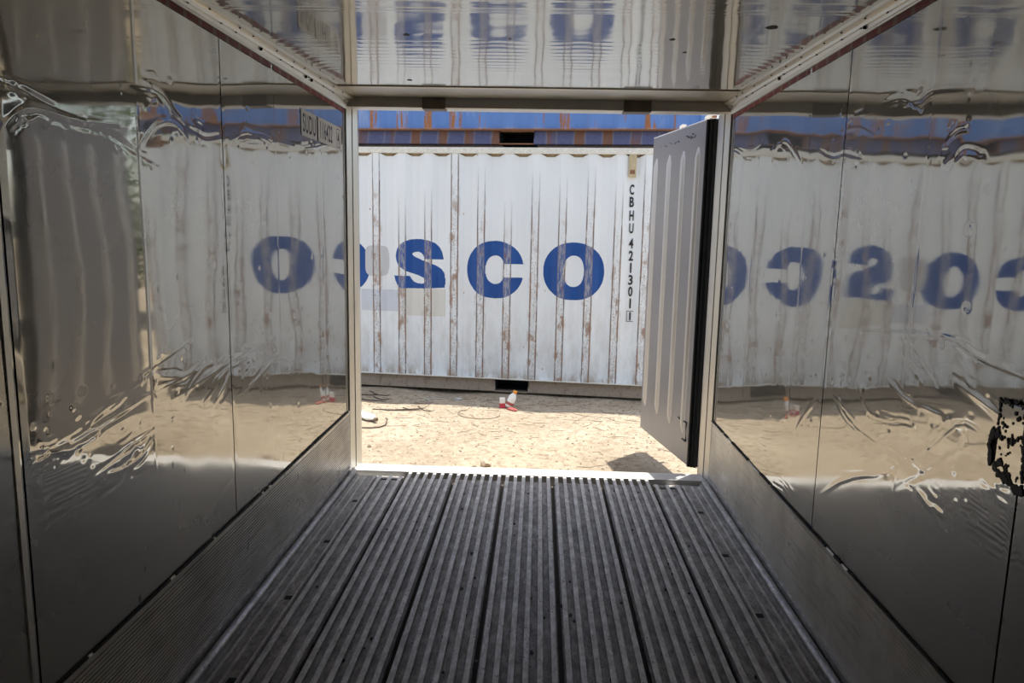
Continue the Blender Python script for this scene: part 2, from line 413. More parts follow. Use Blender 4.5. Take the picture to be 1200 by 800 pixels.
def grid_mesh(name, P, mat, smooth=True):
    """P: (n, m, 3) array of points"""
    n, m = P.shape[:2]
    me = bpy.data.meshes.new(name)
    idx = np.arange(n * m).reshape(n, m)
    q = np.stack([idx[:-1, :-1], idx[1:, :-1], idx[1:, 1:], idx[:-1, 1:]], -1).reshape(-1, 4)
    me.vertices.add(n * m); me.vertices.foreach_set('co', P.reshape(-1).astype(np.float32))
    me.loops.add(q.size); me.loops.foreach_set('vertex_index', q.reshape(-1).astype(np.int32))
    me.polygons.add(len(q)); me.polygons.foreach_set('loop_start', np.arange(0, q.size, 4, dtype=np.int32))
    me.update(calc_edges=True); me.validate()
    me.materials.append(mat)
    if smooth: me.shade_smooth()
    return me
def add_obj(name, me, parent=None):
    o = bpy.data.objects.new(name, me); COL.objects.link(o)
    if parent: o.parent = parent
    return o
def text_mesh(name, body, size, mat, xscale=1.0, bold=0.0):
    cu = bpy.data.curves.new(name, 'FONT'); cu.body = body; cu.size = size; cu.offset = bold
    cu.align_x = 'CENTER'; cu.align_y = 'CENTER'; cu.resolution_u = 4; cu.space_character = 1.14
    tmp = bpy.data.objects.new('tmp_text', cu); COL.objects.link(tmp)
    dg = bpy.context.evaluated_depsgraph_get()
    me = bpy.data.meshes.new_from_object(tmp.evaluated_get(dg))
    bpy.data.objects.remove(tmp); bpy.data.curves.remove(cu)
    me.name = name; me.materials.clear(); me.materials.append(mat)
    me.transform(Matrix.Diagonal((xscale, 1, 1, 1)))
    return me
def smoothstep(a, b, x):
    t = np.clip((x - a) / (b - a), 0, 1); return t * t * (3 - 2 * t)

# ================================================================== the reefer interior (setting)
XW = 1.145            # inner wall half width
YB, YD = -0.95, 4.46  # bulkhead behind the camera, door end
ZC = 2.305            # ceiling

# ---- dents: crease lines pressed into the sheet metal, as (y, z) points on each wall
CREASES_LEFT = [[(1.607,1.837),(1.686,1.828),(1.779,1.811)],[(1.849,1.777),(1.938,1.778),(2.035,1.768),(2.149,1.739)],[(2.149,1.744),(2.243,1.824),(2.35,1.857),(2.432,1.836),(2.47,1.8)],[(2.124,1.933),(2.28,1.936),(2.381,1.891),(2.436,1.872)],[(1.596,1.736),(1.667,1.784),(1.741,1.799),(1.868,1.794),(2.06,1.811)],[(2.095,1.087),(2.277,1.121),(2.425,1.146)],[(1.573,0.96),(1.744,0.981),(1.932,0.998),(2.213,1.022),(2.58,1.038)],[(1.604,0.991),(1.779,0.982),(1.973,0.988),(2.161,1.02)],[(1.831,0.793),(1.953,0.805),(2.002,0.852),(2.074,0.882)],[(2.118,1.082),(2.354,1.035),(2.48,1.056)],[(2.261,0.969),(2.541,0.998),(2.767,1.021),(3.131,1.034)],[(2.423,0.464),(2.566,0.504),(2.7,0.54)],[(1.6,0.824),(1.744,0.822)],[(1.495,0.869),(1.577,0.876)],[(1.68,0.989),(1.895,1.032),(2.092,1.062)],[(2.499,0.913),(2.725,0.995),(2.981,0.984)],[(1.82,0.864),(2.006,0.89),(2.175,0.907)],[(1.875,0.845),(2.046,0.838),(2.146,0.874)],[(2.565,0.882),(2.657,0.926),(2.74,0.992)],[(2.161,1.728),(2.232,1.709),(2.308,1.703)],[(2.494,1.858),(2.587,1.842),(2.713,1.864)],[(2.802,1.853),(2.97,1.906),(3.253,1.907),(3.535,1.913)],[(3.662,1.914),(3.947,1.959),(4.373,2.04)],[(2.761,0.869),(2.973,0.894),(3.229,0.94),(3.458,0.879)],[(1.649,0.988),(1.776,0.955)],[(2.379,0.986),(2.511,1.035),(2.58,1.038)]]
CREASES_RIGHT = [[(2.726,0.652),(2.294,0.795),(2.145,0.881),(2.018,0.966),(1.891,1.067),(1.761,1.059)],[(2.627,0.934),(2.475,0.896),(2.171,0.88)],[(2.505,1.039),(2.39,0.963),(2.141,0.987),(2.065,0.97)],[(2.298,1.097),(2.157,1.061),(1.993,1.064),(1.929,1.057)],[(1.93,1.168),(1.812,1.142),(1.724,1.122)],[(2.509,1.217),(2.124,1.266),(1.951,1.272),(1.833,1.247),(1.669,1.236)],[(2.877,0.518),(2.693,0.501),(2.609,0.495)],[(2.746,0.549),(2.536,0.685),(2.24,0.817)],[(2.51,1.976),(2.395,1.969),(2.286,1.943),(2.194,1.958),(2.003,1.929)],[(3.65,1.938),(3.472,1.969),(3.283,1.875),(3.222,1.833)],[(2.047,1.755),(2.011,1.773),(1.933,1.758)],[(2.031,0.804),(1.919,0.798)],[(1.774,0.946),(1.656,0.936)],[(3.068,0.696),(2.987,0.792),(2.867,0.893)],[(2.711,0.963),(2.581,0.898),(2.507,0.887)],[(2.841,1.925),(2.692,1.92),(2.571,1.884)],[(2.098,1.805),(2.06,1.823),(2.01,1.827)],[(2.15,0.905),(2.024,0.882)],[(3.291,0.408),(3.117,0.43)],[(3.214,0.447),(3.062,0.431),(2.957,0.433)],[(4.382,2.054),(4.022,1.991),(3.802,2.008)],[(1.936,0.779),(2.007,0.8),(2.058,0.819)],[(3.041,1.885),(2.903,1.844),(2.784,1.842),(2.635,1.812)],[(2.22,1.244),(2.056,1.159),(2.009,1.144)]]
def ripple(y, z, seed):
    r = np.random.default_rng(seed); out = np.zeros_like(y)
    for k in range(14):
        wl = r.uniform(0.25, 0.9); a = r.uniform(0, 2 * np.pi); ph = r.uniform(0, 6.28)
        out += 0.00030 * wl * np.sin(2 * np.pi * (y * np.cos(a) * 0.6 + z * np.sin(a)) / wl + ph)
    for k in range(16):
        wl = r.uniform(0.05, 0.16); a = r.uniform(0, 2 * np.pi); ph = r.uniform(0, 6.28)
        out += 0.0000055 * np.sin(2 * np.pi * (y * np.cos(a) + z * np.sin(a)) / wl + ph) * (0.3 + 0.7 * np.sin(1.7 * y + 2.3 * z + k) ** 2) * (0.25 + 0.75 * smoothstep(0.6, 0.8, z))
    for k in range(9):
        wl = r.uniform(0.10, 0.30); ph = r.uniform(0, 6.28); a = r.uniform(-0.5, 0.5)
        out += 0.00045 * wl * np.sin(2 * np.pi * (y * np.cos(a) + z * np.sin(a)) / wl + ph) * (np.exp(-((z - 0.70) / 0.10) ** 2) + 0.7 * np.exp(-((z - 1.90) / 0.07) ** 2)) * np.sin(1.3 * y + 2 * k)
    return out
def flow(pl, k=5):
    P = [np.array(p) for p in pl]; P = [2 * P[0] - P[1]] + P + [2 * P[-1] - P[-2]]; out = []
    for i in range(1, len(P) - 2):
        a, b, c, d = P[i - 1:i + 3]
        for t in np.arange(k) / k:
            out.append(0.5 * (2 * b + (c - a) * t + (2 * a - 5 * b + 4 * c - d) * t * t + (3 * b - a - 3 * c + d) * t ** 3))
    return out + [P[-2]]
def dents(y, z, creases, seed):
    out = ripple(y, z, seed); r = np.random.default_rng(seed + 50)
    full = []
    for pl in creases:
        f = flow(pl); full.append((f, 1.0))
        for q in range(3):                               # lesser folds running along the main one
            a = int(r.integers(0, max(1, len(f) // 2))); n = max(3, int(len(f) * r.uniform(0.25, 0.6)))
            off = np.array([r.normal(0, 0.03), r.normal(0, 0.022)]); g = [p + off + r.normal(0, 0.004, 2) for p in f[a:a + n]]
            if len(g) >= 2: full.append((g, 0.7))
    for pl, fac in full:
        ys = [p[0] for p in pl]; zs = [p[1] for p in pl]
        if max(ys) < y.min() - 0.06 or min(ys) > y.max() + 0.06:
            r.random(4); continue
        q0, q1, q2, _q = r.random(4); wd = (0.005 + 0.0055 * q0) * (0.6 + 0.4 * fac); amp = fac * wd * (0.055 + 0.05 * q1) * (1 if q2 < 0.6 else -1)
        box = (y > min(ys) - 0.06) & (y < max(ys) + 0.06) & (z > min(zs) - 0.06) & (z < max(zs) + 0.06)
        yb, zb = y[box], z[box]
        if not len(yb): continue
        best = np.full_like(yb, 9.0); tt = np.zeros_like(yb); L = len(pl) - 1
        for i in range(L):
            a = np.array(pl[i]); b = np.array(pl[i + 1]); d = b - a; l2 = (d ** 2).sum()
            t = np.clip(((yb - a[0]) * d[0] + (zb - a[1]) * d[1]) / l2, 0, 1)
            q = np.hypot(yb - a[0] - t * d[0], zb - a[1] - t * d[1])
            m = q < best; best[m] = q[m]; tt[m] = ((i + t) / L)[m]
        prof = np.exp(-(best / wd) ** 2) - 0.35 * np.exp(-(best / (2.3 * wd)) ** 2)
        out[box] += amp * prof * np.sqrt(np.clip(np.sin(np.pi * np.clip(tt, 0.03, 0.97)), 0, 1))
    for k in range(230):                                  # small knocks, in two bands
        cy = r.uniform(1.2, 4.4); cz = r.choice([r.normal(1.86, 0.08), r.normal(0.78, 0.12), r.normal(1.02, 0.09), r.normal(0.95, 0.08), r.uniform(0.6, 2.0)])
        wy = r.uniform(0.005, 0.013); wz = r.uniform(0.005, 0.010); amp = min(wy, wz) * r.uniform(0.01, 0.09) * r.choice([-1, 1])
        m = (np.abs(y - cy) < 4 * wy) & (np.abs(z - cz) < 4 * wz)
        out[m] += amp * np.exp(-((y[m] - cy) / wy) ** 2 - ((z[m] - cz) / wz) ** 2)
    return out

KZ = 0.395            # top of the kick plates
def make_wall(side, seams, creases, seed, label):
    sx = -1 if side == 'left' else 1
    m = MB(); x0, x1 = sorted((sx * (XW + 0.006), sx * 1.219)); m.box(x0, x1, YB - 0.1, YD + 0.02, -0.2, 2.48)
    w = struct(m.build('wall_' + side, M['foam']), label, 'wall')
    edges = [YB] + seams + [YD]
    for a, b in zip(edges[:-1], edges[1:]):
        a2, b2 = a + 0.0035, b - 0.0035
        fine = b > 1.3
        ny = max(8, int((b2 - a2) / (0.0042 if fine else 0.03))); nz = int(1.88 / (0.0042 if fine else 0.03))
        y = np.linspace(a2, b2, ny); z = np.linspace(KZ + 0.002, 2.262, nz); Y, Z = np.meshgrid(y, z, indexing='ij')
        D = dents(Y, Z, creases, seed)
        lip = np.minimum(np.minimum(Y - a2, b2 - Y) / 0.02, 1); D = D * np.clip(lip, 0, 1) + 0.0
        for ly in WELDS[side]:                          # faint upright weld beads
            D += 0.00022 * np.exp(-((Y - ly) / 0.005) ** 2)
        X = np.full_like(Y, sx * XW) - sx * D
        add_obj('wall_panel', grid_mesh('wall_panel', np.stack([X, Y, Z], -1), M['wall_steel']), w)
    return w
WELDS = {'left': [2.155, 3.28, 3.97], 'right': [2.195, 3.87, 3.15]}
wall_left = make_wall('left', [0.43, 1.580, 2.7305], CREASES_LEFT, 3, 'dented mirror-bright steel wall on the side with the number sticker')
wall_right = make_wall('right', [0.50, 1.640, 2.7947], CREASES_RIGHT, 8, 'dented mirror-bright steel wall on the side of the open door leaf')
m = MB()
for a, b in ((1.545, 1.571),):
    m.prism([(-XW, a), (-XW, b), (-XW + 0.004, b - 0.004), (-XW + 0.004, a + 0.004)], KZ + 0.005, 2.23, 'z')
m.build('seam_cover', M['trim_steel'], wall_left)
m = MB(); m.box(-1.219, 1.219, YB - 0.1, YB, -0.2, 2.48)
wall_back = struct(m.build('wall_back', M['wall_steel']), 'plain steel bulkhead closing the container behind the camera', 'wall')

# load-line tape and number sticker on the walls
for w, sx in ((wall_left, -1), (wall_right, 1)):
    m = MB(); gaps = ((0.0, 3.245), (3.275, 4.44)) if sx < 0 else ((0.0, 3.185), (3.215, 4.44))
    for a, b in gaps:
        x0, x1 = sorted((sx * (XW - 0.0016), sx * (XW - 0.0022))); m.box(x0, x1, a, b, 2.208, 2.232)
    tag(m.build('load_line_tape', M['tape'], w), 'red dashed load line tape')
m = MB(); m.box(-XW + 0.0022, -XW + 0.0030, 3.636, 3.884, 1.981, 2.108)
st1 = m.build('number_sticker', M['sticker'], wall_left); tag(st1, 'white sticker reading SUDU')
m = MB(); m.box(-XW + 0.0022, -XW + 0.0030, 3.911, 4.357, 1.985, 2.110)
st2 = m.build('number_sticker', M['sticker'], wall_left); tag(st2, 'white sticker reading 116422 4')
def wall_text(body, y, z, h, width, parent):
    me = text_mesh('lettering', body, h, M['ink'], 1.0, 0.0012)
    co = np.empty(len(me.vertices) * 3, np.float32); me.vertices.foreach_get('co', co); co = co.reshape(-1, 3)
    wd = np.ptp(co[:, 0]); ht = np.ptp(co[:, 1])
    me.transform(Matrix.Diagonal((width / wd, h / ht, 1, 1)))
    me.transform(Matrix(((0, 0, 1, -XW + 0.0036), (1, 0, 0, y), (0, 1, 0, z), (0, 0, 0, 1))))
    co = np.empty(len(me.vertices) * 3, np.float32); me.vertices.foreach_get('co', co); co = co.reshape(-1, 3)
    me.transform(Matrix.Translation((0, y - (co[:, 1].max() + co[:, 1].min()) / 2, z - (co[:, 2].max() + co[:, 2].min()) / 2)))
    return add_obj('lettering', me, parent)
wall_text('SUDU', 3.762, 2.045, 0.092, 0.205, st1)
wall_text('116422', 4.060, 2.048, 0.092, 0.225, st2)
wall_text('4', 4.295, 2.045, 0.078, 0.036, st2)
m = MB()
for (a, b, c, d) in ((4.262, 4.330, 1.993, 1.997), (4.262, 4.330, 2.093, 2.097), (4.262, 4.266, 1.993, 2.097), (4.326, 4.330, 1.993, 2.097)):
    m.box(-XW + 0.0032, -XW + 0.0036, a, b, c, d)
m.build('check_digit_box', M['ink'], st2)

# torn sealant patch across the near seam of the right wall
def blob(cy, cz, ry, rz, n, seed, j=0.18):
    r = random.Random(seed)
    return [(cy + ry * math.cos(6.2832 * i / n) * (1 + r.uniform(-j, j)), cz + rz * math.sin(6.2832 * i / n) * (1 + r.uniform(-j, j))) for i in range(n)]
m = MB(); m.box(XW - 0.006, XW - 0.001, 1.60, 1.725, 0.985, 1.165)
pl = m.build('repair_plate', M['wall_steel'], wall_right, bevel=0.002); tag(pl, 'small steel repair plate edged with black sealant')
m = MB()
rs = random.Random(6); n_ = 0
for chain, rad in (([(1.732, 1.166), (1.69, 1.168), (1.61, 1.172)], 0.007), ([(1.732, 1.162), (1.726, 1.13), (1.724, 1.09)], 0.006), ([(1.742, 1.088), (1.70, 1.074), (1.665, 1.080), (1.64, 1.105)], 0.010),
                   ([(1.744, 1.09), (1.748, 1.05), (1.742, 1.015), (1.715, 0.992), (1.67, 0.985), (1.61, 0.975)], 0.012), ([(1.640, 1.155), (1.628, 1.10), (1.622, 1.02), (1.616, 0.98)], 0.010),
                   ([(1.712, 1.025), (1.69, 1.012), (1.66, 1.000)], 0.011), ([(1.715, 1.118), (1.690, 1.105)], 0.006), ([(1.668, 1.152), (1.655, 1.128)], 0.008)):
    for (a0, c0), (a1, c1) in zip(chain[:-1], chain[1:]):
        st = max(2, int(math.hypot(a1 - a0, c1 - c0) / 0.006))
        for q in range(st):
            t = q / st; rr = rad * rs.uniform(0.35, 1.05); n_ += 1
            if rs.random() < 0.05: continue
            m.prism(blob(a0 + (a1 - a0) * t + rs.gauss(0, 0.002), c0 + (c1 - c0) * t + rs.gauss(0, 0.003), rr * 0.7, rr, 9, n_, 0.3), XW - 0.0075 - rs.uniform(0, 0.0015), XW - 0.004, 'x')
for q in range(26):
    n_ += 1; m.prism(blob(rs.uniform(1.63, 1.735), rs.uniform(0.99, 1.165), rs.uniform(0.0015, 0.004), rs.uniform(0.002, 0.006), 7, n_, 0.3), XW - 0.0072, XW - 0.004, 'x')
m.build('sealant', M['sealant'], pl)

# ---- kick plates: fine horizontal ribs, a rough top edge
for side, sx in (('left', -1), ('right', 1)):
    amp = 0.0022 if side == 'left' else 0.0006
    prof = [(sx * XW, 0.03)]
    n = 26
    for i in range(n):
        z = 0.035 + 0.33 * i / n
        flat = 1.0 if side == 'left' else 0.5
        prof += [(sx * (XW - 0.006), z), (sx * (XW - 0.006), z + 0.0064), (sx * (XW - 0.006 + amp * flat), z + 0.0074), (sx * (XW - 0.006 + amp * flat), z + 0.0117)]
    prof += [(sx * (XW - 0.006), 0.37), (sx * (XW - 0.007), 0.385), (sx * (XW - 0.003), 0.391), (sx * XW, 0.391)]
    m = MB()
    struct(m.prism(prof, YB, YD, 'y').build('baseboard_' + side, M['kick_ribbed' if sx < 0 else 'kick']),
           'scuffed ribbed aluminium kick plate along the foot of the %s wall' % ('sticker' if sx < 0 else 'door leaf'), 'kick plate')
    b = bpy.data.objects['baseboard_' + side]
    m = MB(); r = random.Random(4 + sx)
    y = 1.3
    while y < 4.4:                                       # torn remains of sealant on the top edge
        l = r.uniform(0.03, 0.16); x0, x1 = sorted((sx * (XW - 0.0035), sx * (XW - 0.009))); h = r.uniform(0.001, 0.004)
        m.box(x0, x1, y, y + l, 0.3885 - h * 0.5, 0.3925 + h * 0.5); y += l + (0.0 if r.random() < 0.7 else r.uniform(0.01, 0.04 if sx < 0 else 0.25))
    m.build('sealant_bead', M['sealant'], b)

# ---- ceiling: bright sheet, pressed cross ripples, shallow slope up towards the door
m = MB(); m.box(-1.219, 1.219, YB - 0.1, 4.72, 2.36, 2.48)
ceiling = struct(m.build('ceiling', M['foam']), 'mirror-bright steel ceiling reflecting the lettering outside', 'ceiling')
def ceil_z(Y, X):
    z = ZC - CEIL_SLOPE * (4.10 - Y)
    for yc in np.linspace(3.05, 3.66, 10): z = z - 0.00035 * np.exp(-((Y - yc) / 0.009) ** 2)
    for yc in (2.50, 2.585, 2.62): z = z - 0.0005 * np.exp(-((Y - yc) / 0.010) ** 2)
    r = np.random.default_rng(21)
    for k in range(12):
        wl = r.uniform(0.06, 0.3); a = r.uniform(-0.6, 0.6) + (0 if k % 2 else 1.57); ph = r.uniform(0, 6.28)
        z = z + 0.00022 * wl * np.sin(2 * np.pi * (Y * np.cos(a) + X * np.sin(a)) / wl + ph)
    return z
CEIL_SLOPE = 0.021
y = np.concatenate([np.linspace(YB, 1.6, 40), np.linspace(1.61, 4.098, 420)]); x = np.linspace(-1.10, 1.10, 200)
Y, X = np.meshgrid(y, x, indexing='ij')
add_obj('ceiling_panel', grid_mesh('ceiling_panel', np.stack([X, Y, ceil_z(Y, X)], -1), M['ceiling_steel']), ceiling)
m = MB()
for (cx, cy, l) in ((-0.50, 2.95, 0.03), (0.53, 2.98, 0.025), (0.85, 2.78, 0.05), (-0.66, 3.92, 0.03), (0.62, 3.2, 0.02), (-0.1, 3.0, 0.015)):
    m.prism([(cx + 0.4 * l * math.cos(t) * (1 + .3 * math.sin(3 * t)), cy + l * 0.5 * math.sin(t)) for t in np.linspace(0, 5.6, 9)], ZC - CEIL_SLOPE * (4.10 - cy) - 0.0016, ZC - CEIL_SLOPE * (4.10 - cy) - 0.0004, 'z')
tag(m.build('scuff_mark', M['sealant'], ceiling), 'dark scuffs', kind='stuff')

# coves between walls and ceiling
for i, sx in enumerate((-1, 1)):
    prof = [(XW, 2.236), (1.138, 2.236), (1.134, 2.250), (1.130, 2.254), (1.124, 2.270), (1.114, 2.273), (1.108, 2.285), (1.098, 2.290), (1.088, 2.293), (1.086, 2.312), (1.086, 2.36), (XW, 2.36)]
    m = MB(); a = YB; b = 4.46
    # the cove follows the slight slope of the ceiling
    pr = [(sx * x, z) for x, z in prof]; k = len(pr)
    vs = [(x, a, z - CEIL_SLOPE * (4.1 - a) * min(1, max(0, (z - 2.236) / 0.05))) for x, z in pr] + [(x, 4.10, z) for x, z in pr] + [(x, b, z) for x, z in pr]
    fs = [(j + r * k, (j + 1) % k + r * k, (j + 1) % k + (r + 1) * k, j + (r + 1) * k) for r in (0, 1) for j in range(k)]
    fs += [tuple(range(k))[::-1], tuple(range(2 * k, 3 * k))]
    m.add(vs, fs)
    t = struct(m.build('trim_%d' % (i + 1), M['trim_steel']), 'stepped pale cove moulding between the ceiling and the %s wall' % ('sticker' if sx < 0 else 'door leaf'), 'moulding')
    m = MB(); r = random.Random(9 + i)
    for yy in np.arange(1.4, 4.4, 0.21):
        yy += r.uniform(-.05, .05); q = 1.119 * sx
        m.lathe([(0.0045, -0.004), (0.0045, 0.0)], 8, (q, yy, 2.272 - CEIL_SLOPE * 0.7 * max(0, 4.1 - yy)))
        m.lathe([(0.004, -0.004), (0.004, 0.0)], 8, (1.093 * sx, yy + .1, 2.291 - CEIL_SLOPE * max(0, 4.1 - yy)))
    m.build('rivets', M['dark'], t)['kind'] = 'stuff'
    m = MB()
    for yy in ((3.08, 3.75, 3.66) if sx < 0 else (3.55, 2.65)):
        x0, x1 = sorted((sx * 1.1325, sx * 1.1165)); dz = -CEIL_SLOPE * 0.6 * (4.1 - yy)
        m.box(x0, x1, yy, yy + 0.003, 2.258 + dz, 2.277 + dz)
    m.build('joint', M['dark'], t)

# end trim board, header, jambs and sill of the doorway
m = MB(); m.prism([(4.103, 2.300), (4.115, 2.2975), (4.30, 2.302), (4.46, 2.306), (4.46, 2.36), (4.103, 2.36)], -1.10, 1.10, 'x')
struct(m.build('trim_3', M['trim_steel']), 'flat pale end trim where the ceiling meets the doorway', 'trim')
m = MB(); m.prism([(4.455, 2.36), (4.455, 2.249), (4.465, 2.246), (4.58, 2.256), (4.60, 2.262), (4.72, 2.270), (4.72, 2.36)], -XW, XW, 'x')
hd = struct(m.build('trim_4', M['frame_steel'], bevel=0.003), 'header beam above the open doorway', 'header')
for a, b in ((-0.680, -0.542), (0.509, 0.671)):
    m = MB(); m.box(a, b, 4.449, 4.54, 2.241, 2.307); tag(m.build('bracket', M['bracket'], hd, bevel=0.003), 'dark bracket let into the header')
for i, sx in enumerate((-1, 1)):
    m = MB()
    prof = [(1.150, 4.462), (1.1435, 4.462), (1.142, 4.470), (1.140, 4.470), (1.1385, 4.464), (1.120, 4.515), (1.1185, 4.521), (1.1165, 4.521), (1.115, 4.519), (1.098, 4.572), (1.098, 4.597), (1.103, 4.60), (1.150, 4.60)]
    m.prism([(sx * x, y) for x, y in prof], -0.06, 2.249, 'z')
    j = struct(m.build('trim_%d' % (5 + i), M['frame_steel']), 'stepped metal door jamb beside the %s' % ('sticker wall' if sx < 0 else 'open door leaf'), 'door jamb')
    m = MB(); x0, x1 = sorted((sx * 1.165, sx * 1.219)); m.box(x0, x1, 4.46, 4.70, -0.2, 2.48); m.build('corner_post', M['outer_white'], j, bevel=0.006)
m = MB(); m.box(-1.12, 1.12, 4.452, 4.582, -0.07, 0.004); m.box(-1.12, 1.12, 4.575, 4.60, -0.2, -0.006)
sill = struct(m.build('trim_7', M['sill'], bevel=0.003), 'sunlit aluminium door sill at the end of the floor', 'sill')

# ---- T-bar floor: seven extruded planks, each bar a piece of its own
m = MB(); m.box(-1.15, 1.15, YB, 4.575, -0.2, -0.060)
floor = struct(m.build('floor', M['joint_brown']), 'grooved aluminium T-bar floor running to the doorway', 'floor')
def t_bar_mesh(y0, y1):
    m = MB(); w, h = 0.0108, 0.0035
    m.prism([(-0.003, -0.030), (-0.003, -h - 0.003), (-w, -h), (-w, -0.0012), (-w + 0.0015, 0.0), (w - 0.0015, 0.0), (w, -0.0012), (w, -h), (0.003, -h - 0.003), (0.003, -0.030)], y0, y1, 'y')
    return m.mesh('t_bar', M['bar'])
PITCH = 0.0517
bar_long = t_bar_mesh(-0.94, 4.448); bar_short = t_bar_mesh(-0.94, 4.375)
def plank_mesh(x0, x1, y1):
    m = MB(); m.box(x0, x1, -0.94, y1, -0.040, -0.020); return m.mesh('floor_plank', M['channel'], bevel=0.0015, seg=1)
pm = plank_mesh(-0.146, 0.146, 4.395)
for i in range(5):
    cx = (i - 2) * 0.310
    p = add_obj('floor_plank', pm, floor); p.location.x = cx
    for k in range(6):
        t = add_obj('t_bar', bar_long, p); t.location.x = (k - 2.5) * PITCH
for sx in (-1, 1):
    m = MB(); a, b = sorted((sx * 0.784, sx * 1.085)); m.box(a, b, -0.94, 4.345, -0.040, -0.020)
    a, b = sorted((sx * 0.955, sx * 1.085)); m.box(a, b, -0.94, 4.40, -0.020, -0.012)
    p = m.build('floor_plank', M['channel'], floor)
    for x in (0.797, 0.862, 0.927):
        t = add_obj('t_bar', bar_short, p); t.location.x = sx * x
    m = MB()
    for x in (0.962, 1.016, 1.058):
        m.prism([(sx * (x - 0.004), -0.014), (sx * (x - 0.003), -0.004), (sx * (x + 0.003), -0.004), (sx * (x + 0.004), -0.014)], -0.94, 4.36, 'y')
    m.build('ridges', M['bar'], p)
    m = MB()
    for yy in (-0.5, 0.05, 0.6, 1.15, 1.70, 2.249, 2.825, 3.388, 3.94):
        m.box(sx * 0.984 - 0.016, sx * 0.984 + 0.016, yy, yy + 0.032, -0.012, -0.0113)
    m.build('drain_slots', M['dark'], p)
    # rounded foot rail against the wall
    m = MB(); path = [(sx * 1.104, -0.94, 0.004), (sx * 1.104, 4.42, 0.004)]
    m.tube(path, 0.0175, 14)
    m.prism([(sx * XW, -0.05), (sx * XW, 0.034), (sx * 1.130, 0.032), (sx * 1.126, 0.0), (sx * 1.126, -0.05)], -0.94, 4.45, 'y')
    m.prism([(sx * 1.126, -0.05), (sx * 1.126, -0.010), (sx * 1.078, -0.010), (sx * 1.078, -0.05)], -0.94, 4.43, 'y')
    q = m.build('edge_rail', M['edge_rail'], floor, smooth='auto')
    m = MB(); a, b = sorted((sx * 0.79, sx * 1.10)); m.box(a, b, 4.395, 4.452, -0.07, -0.028); m.build('drain_step', M['channel'], floor, bevel=0.003)
# dirt and a few scraps trodden into the grooves
m = MB(); r = random.Random(3)
for k in range(150):
    x, y, s = r.uniform(-0.9, 0.9), r.uniform(1.9, 4.3), r.uniform(0.003, 0.009); a = r.uniform(0, 3.14)
    on_bar = abs(((x / PITCH) % 1) - 0.5) < 0.2
    zz = -0.0198
    pts = [(x + s * math.cos(a + t) * r.uniform(.6, 1), y + 2 * s * math.sin(a + t) * r.uniform(.6, 1)) for t in (0, 1.2, 2.5, 3.7, 5)]
    m.prism(pts, zz, zz + 0.003, 'z')
tag(m.build('dirt_crumbs', M['sealant'], floor), 'dark crumbs of dirt in the floor grooves', kind='stuff')

# ================================================================== the open door leaf
door = empty('door_1', (1.074, 4.717, 0), math.atan2(0.982, -0.188))
tag(door, 'open insulated steel door leaf with four upright ribs at the doorway', 'door', kind='structure')
DW, DH = 1.027, 2.25
m = MB(); m.box(0.028, DW, -0.012, 0.0, 0.0, DH); m.box(0.028, DW, -0.078, -0.012, 0.006, DH - 0.006)
m.build('door_panel', M['door_steel'], door, bevel=0.004)
m = MB(); m.box(0.0, DW, -0.086, -0.078, 0.0, DH); m.box(0.0, DW, -0.078, -0.0, DH - 0.004, DH + 0.006)
tag(m.build('outer_skin', M['outer_white'], door, bevel=0.003), 'white painted outer skin')
def rib_mesh():
    m = MB(); prof = [(-0.034, 0.0), (-0.026, 0.003), (-0.018, 0.013), (-0.008, 0.018), (0.008, 0.018), (0.018, 0.013), (0.026, 0.003), (0.034, 0.0)]
    lv = [(0.20, 0.02), (0.23, 0.6), (0.27, 1.0), (2.03, 1.0), (2.065, 0.6), (2.095, 0.02)]
    vs = [(x * (0.4 + 0.6 * s), y * s, z) for z, s in lv for x, y in prof]; k = len(prof)
    m.add(vs, [(i * k + j, i * k + j + 1, (i + 1) * k + j + 1, (i + 1) * k + j) for i in range(len(lv) - 1) for j in range(k - 1)])
    return m.mesh('rib', M['rib_steel'], smooth=True)
rm = rib_mesh()
for x in (0.155, 0.405, 0.667, 0.938):
    add_obj('rib', rm, door).location.x = x
m = MB(); m.box(-0.004, 0.028, -0.080, -0.004, 0.004, DH - 0.004)
m.tube([(0.018, 0.004, 0.004), (0.018, 0.004, DH - 0.004)], 0.011, 10); m.tube([(-0.006, -0.030, 0.004), (-0.006, -0.030, DH)], 0.010, 10); m.tube([(-0.006, -0.062, 0.004), (-0.006, -0.062, DH)], 0.011, 10)
tag(m.build('gasket', M['gasket'], door, smooth='auto'), 'black rubber gasket down the hinge edge')
m = MB(); m.box(0.012, 0.030, 0.0005, 0.006, 0.0, DH); m.build('edge_strip', M['trim_steel'], door, bevel=0.002)
for x in (0.288, 0.728):
    m = MB(); m.tube([(x, -0.115, 0.02), (x, -0.115, DH + 0.01)], 0.017, 12)
    rod = m.build('lock_rod', M['white_rod'], door, smooth='auto')
    m = MB(); m.prism([(x - 0.026, DH + 0.006), (x - 0.020, DH + 0.012), (x - 0.004, DH + 0.014), (x - 0.006, DH + 0.048), (x - 0.034, DH + 0.056), (x - 0.034, DH + 0.064), (x + 0.012, DH + 0.060), (x + 0.018, DH + 0.050), (x + 0.010, DH + 0.014), (x + 0.026, DH + 0.011), (x + 0.026, DH + 0.006)][::-1], -0.125, -0.09, 'y')
    tag(m.build('cam', M['white_rod'], rod, bevel=0.003), 'white locking cam standing above the leaf')
    for z in (0.35, 1.1, 1.85):
        m = MB(); m.box(x - 0.04, x + 0.04, -0.135, -0.086, z, z + 0.05); m.build('guide', M['white_rod'], rod, bevel=0.006)
